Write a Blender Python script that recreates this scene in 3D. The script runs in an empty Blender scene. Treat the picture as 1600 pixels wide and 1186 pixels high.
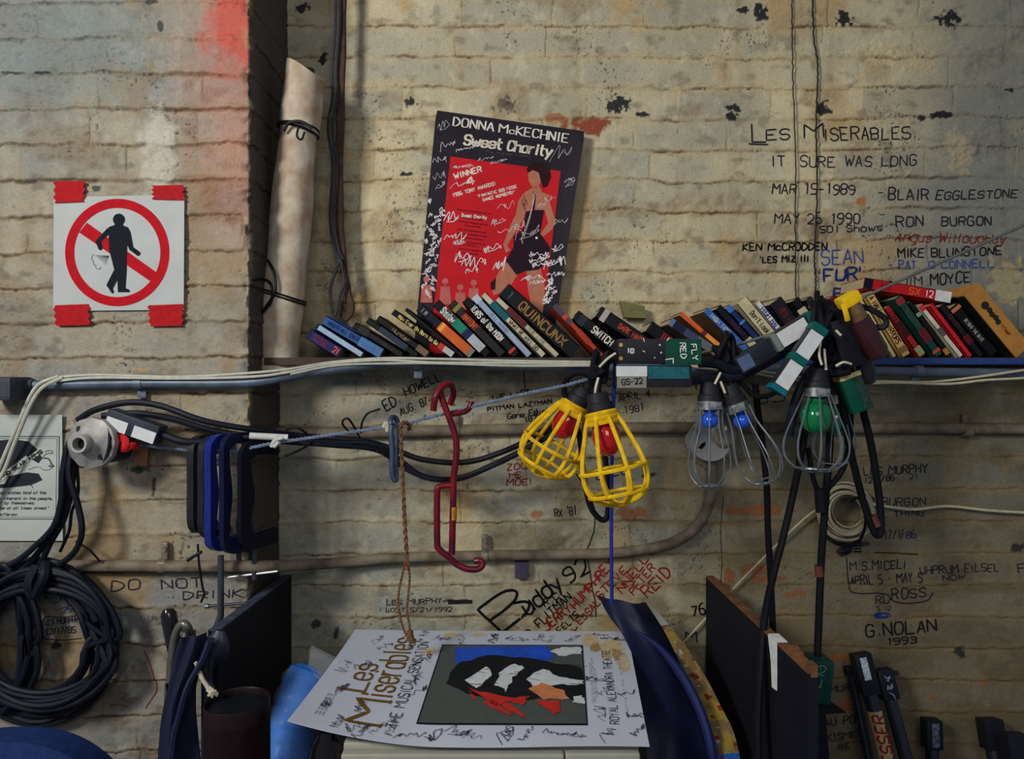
import bpy, bmesh, math, random
import numpy as np
from mathutils import Vector, Matrix, Euler, Quaternion
PI = math.pi
SC = bpy.context.scene
COL = SC.collection
# ---------------------------------------------------------------- camera
CAMD, FPX, ZC = 1.65, 1100.0, 1.55
cd = bpy.data.cameras.new('camera'); cam = bpy.data.objects.new('camera', cd); COL.objects.link(cam)
cam.location = (0, -CAMD, ZC); cam.rotation_euler = (PI/2, 0, 0)
cd.sensor_width = 36.0; cd.lens = 36.0*FPX/1600.0; cd.clip_start = 0.02
SC.camera = cam
# ---------------------------------------------------------------- view, world, lights
vs = SC.view_settings
vs.view_transform = 'Standard'; vs.look = 'None'; vs.gamma = 1.0; vs.exposure = 0.0; vs.use_curve_mapping = False
W = bpy.data.worlds.new('room_light'); SC.world = W; W.use_nodes = True
bgn = W.node_tree.nodes['Background']; bgn.inputs[0].default_value = (0.62, 0.74, 0.95, 1); bgn.inputs[1].default_value = 0.20
def area(name, loc, aim, size, size_y, power, col):
    d = bpy.data.lights.new(name, 'AREA'); d.shape = 'RECTANGLE'; d.size = size; d.size_y = size_y; d.energy = power; d.color = col
    o = bpy.data.objects.new(name, d); COL.objects.link(o); o.location = loc
    o.rotation_euler = (Vector(aim)-Vector(loc)).to_track_quat('-Z', 'Y').to_euler()
    return o
area('window_light', (-1.72, -2.35, 2.65), (0.25, 0.0, 1.65), 0.5, 0.5, 60, (1.0, 0.965, 0.89))
area('fill_light', (0.25, -2.3, 2.2), (0.1, 0, 1.6), 0.9, 0.6, 8.5, (1.0, 0.965, 0.90))  # weak frontal fill, added to lift the shadows; not a lamp in the room

# ---------------------------------------------------------------- pixel -> point on a plane at depth Y
def P(px, py, Y):
    k = (CAMD+Y)/FPX
    return Vector(((px-800)*k, Y, ZC+(593-py)*k))
def PX(px, Y): return (px-800)*(CAMD+Y)/FPX
def PZ(py, Y): return ZC+(593-py)*(CAMD+Y)/FPX
def mm(px, Y): return px*(CAMD+Y)/FPX

def srgb(r, g, b):
    f = lambda c: (c/255/12.92) if c/255 <= 0.04045 else ((c/255+0.055)/1.055)**2.4
    return (f(r), f(g), f(b), 1.0)
_M = {}
def mat(name, rgb, rough=0.6, metal=0.0, var=0.12, scale=60.0, bump=0.0, spec=0.5, trans=0.0, coat=0.0, var2=None):
    """rgb in 0..255 sRGB; a procedural material: colour broken up by two noises, optional bump"""
    if name in _M: return _M[name]
    m = bpy.data.materials.new(name); m.use_nodes = True; nt = m.node_tree; N = nt.nodes; L = nt.links
    b = N['Principled BSDF']; c = srgb(*rgb)
    tc = N.new('ShaderNodeTexCoord')
    n1 = N.new('ShaderNodeTexNoise'); n1.inputs['Scale'].default_value = scale; n1.inputs['Detail'].default_value = 5
    L.new(tc.outputs['Object'], n1.inputs['Vector'])
    r = N.new('ShaderNodeValToRGB'); r.color_ramp.elements[0].position = 0.32; r.color_ramp.elements[1].position = 0.68
    lo = tuple(x*(1-var) for x in c[:3])+(1,); hi = tuple(min(1, x*(1+var)) for x in c[:3])+(1,)
    if var2: lo = srgb(*var2)
    r.color_ramp.elements[0].color = lo; r.color_ramp.elements[1].color = hi
    L.new(n1.outputs['Fac'], r.inputs['Fac']); L.new(r.outputs['Color'], b.inputs['Base Color'])
    b.inputs['Roughness'].default_value = rough; b.inputs['Metallic'].default_value = metal
    b.inputs['Specular IOR Level'].default_value = spec*(.35 if not metal else 1)
    if trans: b.inputs['Transmission Weight'].default_value = trans
    if coat: b.inputs['Coat Weight'].default_value = coat
    if bump:
        bp = N.new('ShaderNodeBump'); bp.inputs['Strength'].default_value = bump; bp.inputs['Distance'].default_value = 0.002
        n2 = N.new('ShaderNodeTexNoise'); n2.inputs['Scale'].default_value = scale*4; n2.inputs['Detail'].default_value = 4
        L.new(tc.outputs['Object'], n2.inputs['Vector']); L.new(n2.outputs['Fac'], bp.inputs['Height']); L.new(bp.outputs['Normal'], b.inputs['Normal'])
    _M[name] = m
    return m
def ink(rgb, rough=0.7, var=0.1):
    return mat('ink_%d_%d_%d' % rgb, rgb, rough, var=var, spec=0.25)

# ---------------------------------------------------------------- mesh builder
def smooth_path(pts, n=8, closed=False):
    pts = [Vector(p) for p in pts]
    if len(pts) < 3: return pts
    out = []; L = len(pts)
    rng = range(L) if closed else range(L-1)
    for i in rng:
        if closed: p0, p1, p2, p3 = pts[i-1], pts[i], pts[(i+1) % L], pts[(i+2) % L]
        else:
            p1, p2 = pts[i], pts[i+1]; p0 = pts[i-1] if i else p1*2-p2; p3 = pts[i+2] if i+2 < L else p2*2-p1
        for k in range(n):
            t = k/n
            out.append(0.5*((2*p1)+(p2-p0)*t+(2*p0-5*p1+4*p2-p3)*t*t+(3*p1-p0-3*p2+p3)*t*t*t))
    if not closed: out.append(pts[-1])
    return out
class MB:
    def __init__(s): s.v = []; s.f = []; s.mi = []; s.m = 0
    def add(s, vs, fs):
        b = len(s.v); s.v += [tuple(v) for v in vs]; s.f += [tuple(i+b for i in f) for f in fs]; s.mi += [s.m]*len(fs)
        return s
    def bm(s, bm, M=None):
        bm.verts.ensure_lookup_table()
        for i, v in enumerate(bm.verts): v.index = i
        s.add([(M @ v.co) if M else v.co for v in bm.verts], [[v.index for v in f.verts] for f in bm.faces]); bm.free(); return s
    def box(s, c, size, M=None, bev=0.0, seg=2):
        b = bmesh.new(); bmesh.ops.create_cube(b, size=1.0)
        for v in b.verts: v.co = Vector((v.co.x*size[0], v.co.y*size[1], v.co.z*size[2]))
        if bev: bmesh.ops.bevel(b, geom=list(b.edges), offset=bev, segments=seg, profile=0.6, affect='EDGES')
        T = Matrix.Translation(Vector(c))
        return s.bm(b, (M @ T) if M else T)
    def tube(s, pts, r, seg=8, closed=False, cap=True, n=0, flat=1.0):
        pts = smooth_path(pts, n, closed) if n else [Vector(p) for p in pts]
        L = len(pts); R = r if callable(r) else (lambda t: r)
        T = []
        for i in range(L):
            a = pts[i-1] if (i or closed) else pts[i]; b = pts[(i+1) % L] if (i < L-1 or closed) else pts[i]
            t = (b-a); T.append(t.normalized() if t.length > 1e-9 else Vector((0, 0, 1)))
        up = Vector((0, 1, 0)) if abs(T[0].y) < 0.9 else Vector((1, 0, 0))
        nrm = (up-T[0]*up.dot(T[0])).normalized(); vs = []
        for i in range(L):
            nrm = nrm-T[i]*nrm.dot(T[i]); nrm = nrm.normalized() if nrm.length > 1e-9 else T[i].orthogonal().normalized()
            bn = T[i].cross(nrm); rr = R(i/max(1, L-1))
            for k in range(seg):
                a = 2*PI*k/seg; vs.append(pts[i]+bn*math.cos(a)*rr+nrm*math.sin(a)*rr*flat)
        fs = []
        for i in range(L if closed else L-1):
            j = (i+1) % L
            for k in range(seg):
                q = (k+1) % seg; fs.append((i*seg+k, i*seg+q, j*seg+q, j*seg+k))
        if cap and not closed: fs += [tuple(range(seg-1, -1, -1)), tuple((L-1)*seg+k for k in range(seg))]
        return s.add(vs, fs)
    def lathe(s, prof, M=None, seg=24, cap=True, phase=0.0):
        """prof: (radius, height) pairs about local Z"""
        vs = []; n = len(prof)
        for r, h in prof:
            for k in range(seg):
                a = 2*PI*k/seg+phase; v = Vector((r*math.cos(a), r*math.sin(a), h)); vs.append(M @ v if M else v)
        fs = [(i*seg+k, i*seg+(k+1) % seg, (i+1)*seg+(k+1) % seg, (i+1)*seg+k) for i in range(n-1) for k in range(seg)]
        if cap: fs += [tuple(range(seg-1, -1, -1)), tuple((n-1)*seg+k for k in range(seg))]
        return s.add(vs, fs)
    def prism(s, poly, off):
        """poly: list of 3-D points (planar), extruded by the vector off"""
        n = len(poly); o = Vector(off); vs = [Vector(p) for p in poly]+[Vector(p)+o for p in poly]
        return s.add(vs, [tuple(range(n)), tuple(range(2*n-1, n-1, -1))]+[(i, i+n, (i+1) % n+n, (i+1) % n) for i in range(n)])
    def grid(s, P_, nu, nv, thick=None):
        """P_: function(u, v)->Vector, thick: vector function or Vector for a second skin"""
        vs = [P_(i/nu, j/nv) for j in range(nv+1) for i in range(nu+1)]; a = nu+1
        fs = [(j*a+i, j*a+i+1, (j+1)*a+i+1, (j+1)*a+i) for j in range(nv) for i in range(nu)]
        if thick is not None:
            n = len(vs); th = thick if callable(thick) else (lambda u, v: Vector(thick))
            vs += [P_(i/nu, j/nv)+th(i/nu, j/nv) for j in range(nv+1) for i in range(nu+1)]
            fs += [tuple(x+n for x in reversed(f)) for f in fs]
            e = [(i, i+1) for i in range(nu)]+[(j*a+nu, (j+1)*a+nu) for j in range(nv)]+[(nv*a+i+1, nv*a+i) for i in range(nu)]+[((j+1)*a, j*a) for j in range(nv)]
            fs += [(q, p, p+n, q+n) for p, q in e]
        return s.add(vs, fs)
    def build(s, name, mats, parent=None, smooth=False, origin=None):
        me = bpy.data.meshes.new(name); vs = s.v
        if origin is not None: o_ = Vector(origin); vs = [tuple(Vector(v)-o_) for v in vs]
        elif parent is not None:
            pi = parent_loc(parent); vs = [tuple(Vector(v)-pi) for v in vs]
        me.from_pydata(vs, [], s.f); me.update()
        for m in (mats if isinstance(mats, (list, tuple)) else [mats]): me.materials.append(m)
        me.polygons.foreach_set('material_index', s.mi)
        bm_ = bmesh.new(); bm_.from_mesh(me); bmesh.ops.recalc_face_normals(bm_, faces=bm_.faces); bm_.to_mesh(me); bm_.free()
        if smooth:
            me.polygons.foreach_set('use_smooth', [True]*len(me.polygons))
            try: me.set_sharp_from_angle(angle=math.radians(38))
            except Exception: pass
        o = bpy.data.objects.new(name, me); COL.objects.link(o)
        if origin is not None: o.location = origin
        if parent is not None:
            o.parent = parent
            if origin is not None: o.location = Vector(origin)-parent_loc(parent)
        return o
def parent_loc(p):
    v = Vector((0, 0, 0))
    while p is not None: v += p.location; p = p.parent
    return v
def centre(mb):
    a = np.array(mb.v); return Vector(((a[:, 0].min()+a[:, 0].max())/2, (a[:, 1].min()+a[:, 1].max())/2, a[:, 2].min()))
def tag(o, label=None, cat=None, group=None, kind=None):
    if label: o['label'] = label
    if cat: o['category'] = cat
    if group: o['group'] = group
    if kind: o['kind'] = kind
    return o
def thing(name, loc, label, cat, group=None):
    o = bpy.data.objects.new(name, None); o.empty_display_size = 0.02; COL.objects.link(o); o.location = loc
    return tag(o, label, cat, group)
def single(name, mb, m, label, cat, group=None, smooth=True):
    return tag(mb.build(name, m, smooth=smooth, origin=centre(mb)), label, cat, group)
def frame(a, b, ref=(0, -1, 0)):
    """matrix whose local Z runs from a to b and whose local Y leans towards ref"""
    a = Vector(a); b = Vector(b); z = (b-a).normalized(); r = Vector(ref); y = (r-z*r.dot(z)).normalized(); x = y.cross(z)
    M = Matrix((x, y, z)).transposed().to_4x4(); M.translation = a
    return M

# ---------------------------------------------------------------- numpy noise
def _hash(ix, iz, s):
    h = (ix.astype(np.int64)*374761393+iz.astype(np.int64)*668265263+s*974711) & 0x7fffffff
    h = ((h ^ (h >> 13))*1274126177) & 0x7fffffff
    h = (h ^ (h >> 16))
    return (h & 0xffff)/65535.0
def vnoise(x, z, s=0):
    ix = np.floor(x); iz = np.floor(z); fx = x-ix; fz = z-iz; fx = fx*fx*(3-2*fx); fz = fz*fz*(3-2*fz)
    a = _hash(ix, iz, s); b = _hash(ix+1, iz, s); c = _hash(ix, iz+1, s); d = _hash(ix+1, iz+1, s)
    return (a*(1-fx)+b*fx)*(1-fz)+(c*(1-fx)+d*fx)*fz
def fbm(x, z, s=0, o=4):
    t = 0; a = 0.5; n = 0
    for i in range(o): t = t+a*vnoise(x*2**i, z*2**i, s+i*17); n += a; a *= 0.5
    return t/n
def sst(a, b, x):
    t = np.clip((x-a)/(b-a), 0, 1); return t*t*(3-2*t)
CH = 0.0715
def brick_field(x, z, s):
    """x along the wall, z up (arrays) -> height, dict of masks"""
    w = 0.016*(fbm(x*1.9, z*1.2, s+1, 3)-0.5)+0.011*(fbm(x*11, z*5, s+2, 3)-0.5)+0.0075*(fbm(x*60, z*9, s+3, 3)-.5)
    zz = (z-2.018+w)/CH; k = np.floor(zz); f = zz-k
    dl = np.minimum(f, 1-f)*CH; up = np.where(f > 0.5, 1.0, 0.0)
    off = _hash(k, k*0+3, s+5)*0.215
    xw = x+0.006*(fbm(x*20, z*20, s+6, 2)-.5)+0.008*(vnoise(k*3.1, z*30, s+9)-.5)
    xx = (xw+off)/0.215; j = np.floor(xx); fx = xx-j; dh = np.minimum(fx, 1-fx)*0.215
    rnd = _hash(j, k, s+7); rnd2 = _hash(j+31, k+7, s+8)
    n1 = fbm(x*9+k*1.7, z*2+k*5.3, s+11, 3); broke = sst(0.44, 0.56, n1)*(.35+.65*sst(.35,.6,fbm(x*38,k*3.3,s+50,2)))
    lump = fbm(x*70, z*45, s+12, 3)
    groove = np.exp(-(dl/0.0019)**2)*broke
    # a lip of old mortar just above the crack, thick and lumpy under many coats of paint
    lipd = np.where(f < 0.5, f*CH, 1.0)
    lip = np.exp(-((lipd-0.0065)/0.0048)**2)*(0.35+1.3*lump*sst(0.3, 0.7, fbm(x*16, k*9.1, s+13, 2)))
    grooveh = np.exp(-(dh/0.0026)**2)*sst(0.56, 0.74, fbm(x*3+j*7.7, z*14, s+14, 2))
    big = fbm(x*4.5, z*4.5, s+15, 3)
    fine = fbm(x*120, z*120, s+16, 3)
    rough = sst(0.60, 0.74, fbm(x*7, z*11, s+17, 3))          # flaked, lumpy patches
    pits = sst(0.84, 0.89, vnoise(x*230, z*230, s+18))*sst(0.58, 0.78, fbm(x*9, z*9, s+19, 2))
    pits = pits+sst(0.975, 0.99, fbm(x*90, z*90, s+38, 3)*1.12)*0.8+broke*lump*np.exp(-(dl/0.004)**2)*sst(0.72,0.82,vnoise(x*45,z*20,s+39))
    h = (0.0030*lip-0.0060*groove-0.0016*grooveh+0.0022*(rnd-0.5)*(1-np.exp(-(dl/0.006)**2))
         + 0.005*(big-0.5)+0.0009*(fine-.5)+0.0090*rough*(fbm(x*50, z*60, s+20, 4)-0.4)-0.0028*np.clip(pits, 0, 1)
         + 0.0022*(fbm(x*32, z*40, s+22, 3)-.5))
    mort = np.clip(np.exp(-(dl/0.011)**2)+0.45*np.exp(-(dh/0.010)**2), 0, 1)
    return h, dict(groove=np.clip(groove+grooveh*.8, 0, 1), mort=mort, crack=np.clip(np.exp(-(dl/0.0042)**2)*(.25+.75*broke)*sst(.3,.62,fbm(x*24,k*5.7,s+60,3)),0,1), rnd=rnd, rnd2=rnd2, rough=rough, pits=np.clip(pits, 0, 1), big=big, fine=fine)
def blob(px, py, cx, cy, rx, ry, s, sharp=0.25, wob=0.8):
    d = np.sqrt(((px-cx)/rx)**2+((py-cy)/ry)**2)+wob*(fbm(px/9.0+s, py/9.0, s, 3)-0.5)*2
    return 1-sst(1-sharp, 1+sharp, d)
def lin(rgb): return np.array(srgb(*rgb)[:3])
def mixc(c, col, m): return c*(1-m[..., None])+np.asarray(col)*m[..., None]
# ---------------------------------------------------------------- the painted brick walls
YB, YL, YP = 0.0, -0.06, -0.24        # back wall over the shelf, wall below the shelf, pier
XP = -0.525                            # right-hand edge of the pier
ZSH = 1.582                            # top of the ledge
def paint_mat(name):
    m = bpy.data.materials.new(name); m.use_nodes = True; nt = m.node_tree; N = nt.nodes; L = nt.links; b = N['Principled BSDF']
    at = N.new('ShaderNodeAttribute'); at.attribute_name = 'paint'
    tc = N.new('ShaderNodeTexCoord')
    n = N.new('ShaderNodeTexNoise'); n.inputs['Scale'].default_value = 210; n.inputs['Detail'].default_value = 6
    n.inputs['Roughness'].default_value = 0.7
    L.new(tc.outputs['Object'], n.inputs['Vector'])
    r = N.new('ShaderNodeMapRange'); r.inputs[1].default_value = 0.25; r.inputs[2].default_value = 0.75; r.inputs[3].default_value = 0.74; r.inputs[4].default_value = 1.18
    L.new(n.outputs['Fac'], r.inputs[0])
    mx = N.new('ShaderNodeVectorMath'); mx.operation = 'SCALE'; L.new(at.outputs['Color'], mx.inputs[0]); L.new(r.outputs[0], mx.inputs['Scale'])
    L.new(mx.outputs[0], b.inputs['Base Color'])
    b.inputs['Roughness'].default_value = 0.62; b.inputs['Specular IOR Level'].default_value = 0.3
    bp = N.new('ShaderNodeBump'); bp.inputs['Strength'].default_value = 0.55; bp.inputs['Distance'].default_value = 0.0016
    n2 = N.new('ShaderNodeTexNoise'); n2.inputs['Scale'].default_value = 300; n2.inputs['Detail'].default_value = 5
    L.new(tc.outputs['Object'], n2.inputs['Vector']); L.new(n2.outputs['Fac'], bp.inputs['Height']); L.new(bp.outputs['Normal'], b.inputs['Normal'])
    return m
PAINT = paint_mat('old_wall_paint')
HS = {YB: 11, YL: 47, YP: 83}
def wall_y(x, z, Y):
    """y of the wall's skin (arrays)"""
    h, _ = brick_field(np.asarray(x, float), np.asarray(z, float), HS[Y]); return Y-h
def grid_mesh(name, XX, YY, ZZ, colr, extra=None):
    nz, nx = XX.shape; co = np.stack([XX, YY, ZZ], -1).reshape(-1, 3)
    idx = np.arange(nz*nx).reshape(nz, nx)
    q = np.stack([idx[:-1, :-1], idx[:-1, 1:], idx[1:, 1:], idx[1:, :-1]], -1).reshape(-1, 4)
    cl = np.concatenate([colr.reshape(-1, 3), np.ones((nz*nx, 1))], 1)
    if extra:                          # plain quads: (4 points, colour)
        for pts, c in extra:
            b = len(co); co = np.concatenate([co, np.array(pts)]); q = np.concatenate([q, np.array([[b, b+1, b+2, b+3]])])
            cl = np.concatenate([cl, np.tile(np.append(c, 1.0), (4, 1))])
    me = bpy.data.meshes.new(name); me.vertices.add(len(co)); me.vertices.foreach_set('co', co.ravel().astype(np.float32))
    me.loops.add(q.size); me.loops.foreach_set('vertex_index', q.ravel().astype(np.int32))
    me.polygons.add(len(q)); me.polygons.foreach_set('loop_start', np.arange(0, q.size, 4, dtype=np.int32))
    try: me.polygons.foreach_set('loop_total', np.full(len(q), 4, np.int32))
    except Exception: pass
    me.polygons.foreach_set('use_smooth', np.ones(len(q), bool)); me.update(calc_edges=True); me.validate()
    a = me.color_attributes.new('paint', 'FLOAT_COLOR', 'POINT'); a.data.foreach_set('color', cl.ravel().astype(np.float32))
    me.materials.append(PAINT)
    o = bpy.data.objects.new(name, me); COL.objects.link(o); o['kind'] = 'structure'
    return o
CREAM, GREY, WARM, OCHRE = lin((196, 182, 146)), lin((160, 154, 134)), lin((188, 168, 126)), lin((172, 142, 92))
BRICK, DARK, BLUEG, BROWN = lin((140, 68, 42)), lin((20, 20, 27)), lin((128, 140, 138)), lin((112, 92, 66))
def base_paint(x, z, m, s, cream=CREAM, grey=GREY):
    t = sst(0.3, 0.7, fbm(x*3.1, z*2.2, s+40, 4)*0.8+m['rnd']*0.2)
    c = cream*(1-t[..., None])+grey*t[..., None]
    c = mixc(c, WARM, 0.55*m['mort'])
    st = sst(0.52, 0.78, fbm(x*26, z*1.6, s+41, 4)); c = mixc(c, lin((150, 140, 112)), 0.35*st)      # vertical runs
    c = mixc(c, lin((110, 98, 80)), 0.55*sst(0.56, 0.80, fbm(x*34, z*46, s+44, 4)))
    c = mixc(c, lin((206, 198, 170)), 0.35*sst(0.58, 0.80, fbm(x*42, z*30, s+45, 4)))
    c = mixc(c, OCHRE, 0.75*sst(0.60, 0.80, fbm(x*8, z*7, s+42, 4)))
    c = mixc(c, BLUEG, 0.22*sst(0.55, 0.75, fbm(x*5, z*6, s+43, 3)))
    c = c*(0.94+0.12*m['rnd2'])[..., None]
    c = mixc(c, lin((128, 98, 60)), 0.38*m['rough'])
    c = mixc(c, lin((112, 78, 50)), 0.60*m['crack'])
    c = mixc(c, lin((70, 46, 34)), 0.8*m['groove'])
    c = mixc(c, lin((44, 38, 36)), 0.9*m['pits'])
    return c*1.07
def px_of(x, z, Y):
    k = (CAMD+Y)/FPX; return x/k+800, 593-(z-ZC)/k
STEP = 0.0023
# --- upper back wall
x = np.arange(-0.60, 1.55, STEP); z = np.arange(ZSH-0.012, 2.52, STEP); X, Z = np.meshgrid(x, z)
h, m = brick_field(X, Z, HS[YB]); c = base_paint(X, Z, m, 11); px, py = px_of(X, Z, YB)
c = mixc(c, lin((104, 110, 108)), 0.70*sst(1330, 1560, px+60*(fbm(px/80, py/50, 5, 3)-.5)+0.10*py))       # greyer paint to the right
c = mixc(c, lin((150, 142, 122)), 0.30*(1-sst(470, 560, px+40*(fbm(px/30, py/60, 6, 3)-.5))))  # faint shade of the pier painted into the colour near the corner
c = mixc(c, BRICK, blob(px, py, 918, 195, 34, 13, 3)); c = mixc(c, lin((150, 84, 50)), blob(px, py, 872, 186, 20, 8, 4)*.8)
c = mixc(c, lin((176, 112, 58)), blob(px, py, 1348, 314, 8, 7, 8)); h = h-0.003*blob(px, py, 918, 195, 34, 13, 3)
c = mixc(c, OCHRE, .5*blob(px, py, 905, 330, 22, 110, 5)); c = mixc(c, lin((186, 168, 116)), .6*blob(px, py, 1570, 440, 26, 36, 12))
for i, (cx, cy, rx, ry) in enumerate([(1160, 15, 7, 5), (1188, 24, 10, 16), (1318, 30, 12, 11), (1480, 30, 18, 12), (965, 163, 16, 13), (1003, 178, 9, 4), (790, 165, 17, 12),
        (1147, 168, 10, 7), (1286, 170, 12, 10), (1470, 180, 14, 6), (640, 160, 9, 7), (637, 272, 11, 3), (1576, 141, 6, 3), (475, 12, 9, 7), (505, 92, 8, 9), (1142, 182, 8, 6), (1440, 184, 8, 4)]):
    b_ = blob(px*1.6, py*1.6, cx*1.6, cy*1.6, rx*1.5, ry*1.45, 20+i, 0.10, 1.15); c = mixc(c, DARK, b_*(0.97 if i != 6 else 0.6)); h = h+0.0015*b_
for cx, cy, rx, ry in [(530, 235, 46, 12), (560, 250, 40, 8), (600, 130, 60, 7), (1390, 80, 60, 12), (1430, 100, 30, 9), (1500, 240, 20, 30), (580, 280, 16, 10)]:
    b_ = blob(px, py, cx, cy, rx, ry, 31, 0.3, 0.8); h = h+0.005*b_*(fbm(px/7, py/5, 9, 3)-.3); c = mixc(c, WARM*1.05, .4*b_)
wall_back = grid_mesh('wall_back', X, YB-h, Z, c)
# --- lower wall, standing 6 cm forward and carrying the ledge
x = np.arange(-0.60, 1.55, STEP); z = np.arange(0.60, ZSH-0.004, STEP); X, Z = np.meshgrid(x, z)
h, m = brick_field(X, Z, HS[YL]); px, py = px_of(X, Z, YL)
c = base_paint(X, Z, m, 47, lin((178, 168, 138)), lin((150, 152, 142)))
c = mixc(c, lin((104, 96, 74)), 0.72*sst(900, 1300, px+90*(fbm(px/70, py/60, 7, 3)-.5)))                  # browner, dirtier paint
Bm = sst(900, 1200, px+90*(fbm(px/70, py/60, 7, 3)-.5))*sst(640, 760, py); c = mixc(c, lin((136, 118, 84)), .75*Bm*np.clip(m['mort']*1.2-.15, 0, 1)); h = h*(1-.45*Bm)
c = mixc(c, lin((98, 80, 54)), 0.30*sst(780, 1150, py+80*(fbm(px/60, py/60, 8, 3)-.5))*sst(880, 1250, px))
c = c*np.array([.90,.91,.92]); c = mixc(c, lin((92, 78, 54)), 0.5*sst(.45, .7, fbm(px/60, py/34, 71, 4))*sst(560, 700, px))
c = mixc(c, lin((136, 140, 132)), 0.5*(1-sst(440, 640, px+80*(fbm(px/50, py/50, 14, 3)-.5))))
for i, (cx, cy, rx, ry) in enumerate([(1185, 797, 50, 8), (1140, 900, 9, 12), (1200, 905, 36, 5), (1178, 890, 20, 9), (1310, 1027, 26, 6), (985, 802, 22, 12), (1250, 927, 9, 6),
        (838, 804, 9, 7), (1322, 1102, 14, 10), (820, 898, 8, 4), (1458, 1090, 6, 5), (1535, 1066, 6, 6), (1235, 930, 8, 5)]):
    c = mixc(c, lin((150, 88, 48)), .8*blob(px, py, cx, cy, rx, ry, 50+i, .2, .7))
for i, (cx, cy, rx, ry) in enumerate([(1590, 855, 10, 7), (838, 645, 6, 5), (525, 988, 5, 9), (1015, 742, 12, 4), (494, 976, 6, 6), (1395, 1052, 8, 5), (1500, 1020, 8, 8), (716, 940, 20, 3), (1320, 860, 11, 8), (1350, 850, 10, 3)]):
    c = mixc(c, DARK, .85*blob(px, py, cx, cy, rx, ry, 70+i, .15, .9))
zb = 0.60; yb = YL; cb = lin((110, 100, 78))
ex = [([(-0.60, yb, 0), (1.55, yb, 0), (1.55, yb, zb+.01), (-0.60, yb, zb+.01)], cb),
      ([(-0.60, YL-0.004, ZSH-.005), (1.55, YL-0.004, ZSH-.005), (1.55, YB, ZSH-.003), (-0.60, YB, ZSH-.003)], cb)]
wall_lower = grid_mesh('wall_front', X, YL-h, Z, c, ex)
# --- the pier: front face, rounded arris, right-hand return
xf = np.arange(-1.55, XP-0.006, STEP); side = np.arange(YP+0.006, 0.02, STEP); z = np.arange(0.60, 2.52, STEP)
nf = len(xf); ang = np.linspace(0, PI/2, 6)[1:-1]
bx = np.concatenate([xf, XP-0.006+0.006*np.sin(ang), np.full(len(side), XP)])
by = np.concatenate([np.full(nf, YP), YP+0.006-0.006*np.cos(ang), side])
nx = np.concatenate([np.zeros(nf), np.sin(ang), np.ones(len(side))]); ny = np.concatenate([-np.ones(nf), -np.cos(ang), np.zeros(len(side))])
run = np.concatenate([xf, XP-0.006+0.0094*ang/(PI/2), XP+0.0035+(side-YP-0.006)])
U, Z = np.meshgrid(run, z); BX = np.tile(bx, (len(z), 1)); BY = np.tile(by, (len(z), 1))
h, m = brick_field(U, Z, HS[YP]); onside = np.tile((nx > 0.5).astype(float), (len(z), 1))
edge = np.exp(-(np.abs(U-XP)/0.012)**2); h = h-0.011*edge*sst(.42, .7, fbm(U*30, Z*38, 90, 3))
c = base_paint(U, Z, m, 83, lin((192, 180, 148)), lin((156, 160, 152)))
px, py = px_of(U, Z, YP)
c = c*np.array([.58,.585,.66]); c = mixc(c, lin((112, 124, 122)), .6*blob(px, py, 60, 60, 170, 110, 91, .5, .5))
rr = sst(235, 400, px+60*(fbm(px/24, py/40, 92, 4)-.5))
c = mixc(c, lin((196, 34, 36)), (1-onside)*sst(.35, 1.0, rr*(1-sst(60, 165, py+50*(fbm(px/30, py/30, 93, 3)-.5)))*1.15)*.95)
c = mixc(c, lin((178, 108, 86)), (1-onside)*.55*rr*(1-sst(220, 470, py)))
c = mixc(c, lin((206, 202, 188)), .5*blob(px, py, 245, 240, 26, 70, 94, .4, .5))
for i, (cx, cy, rx, ry) in enumerate([(238, 4, 10, 3), (250, 40, 5, 9), (152, 294, 6, 5), (25, 114, 20, 2), (65, 115, 14, 2), (240, 760, 4, 14), (215, 735, 16, 4), (150, 940, 14, 5), (85, 1010, 9, 8), (275, 985, 14, 3), (385, 360, 4, 6), (388, 470, 4, 10)]):
    c = mixc(c, DARK, .85*blob(px, py, cx, cy, rx, ry, 95+i, .2, .9))
c = mixc(c, lin((166, 108, 78)), .7*blob(px, py, 222, 712, 12, 12, 97, .1, .1)*(1-onside)); c = mixc(c, OCHRE, .7*blob(px, py, 222, 577, 12, 6, 98))
c = mixc(c, lin((166, 120, 62)), .6*blob(px, py, 392, 800, 10, 80, 99)*(1-onside))
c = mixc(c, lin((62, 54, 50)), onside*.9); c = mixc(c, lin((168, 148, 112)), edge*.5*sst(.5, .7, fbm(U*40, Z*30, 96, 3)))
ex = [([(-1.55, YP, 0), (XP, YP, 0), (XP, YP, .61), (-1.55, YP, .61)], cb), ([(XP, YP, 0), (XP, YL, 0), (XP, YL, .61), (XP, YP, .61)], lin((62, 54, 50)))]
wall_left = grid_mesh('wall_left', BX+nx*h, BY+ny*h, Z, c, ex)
fl = MB().box((0, -0.9, -0.02), (3.2, 1.9, 0.04)); tag(fl.build('floor', mat('floor_boards', (78, 66, 54), .8, scale=12, bump=.2)), kind='structure')
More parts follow.
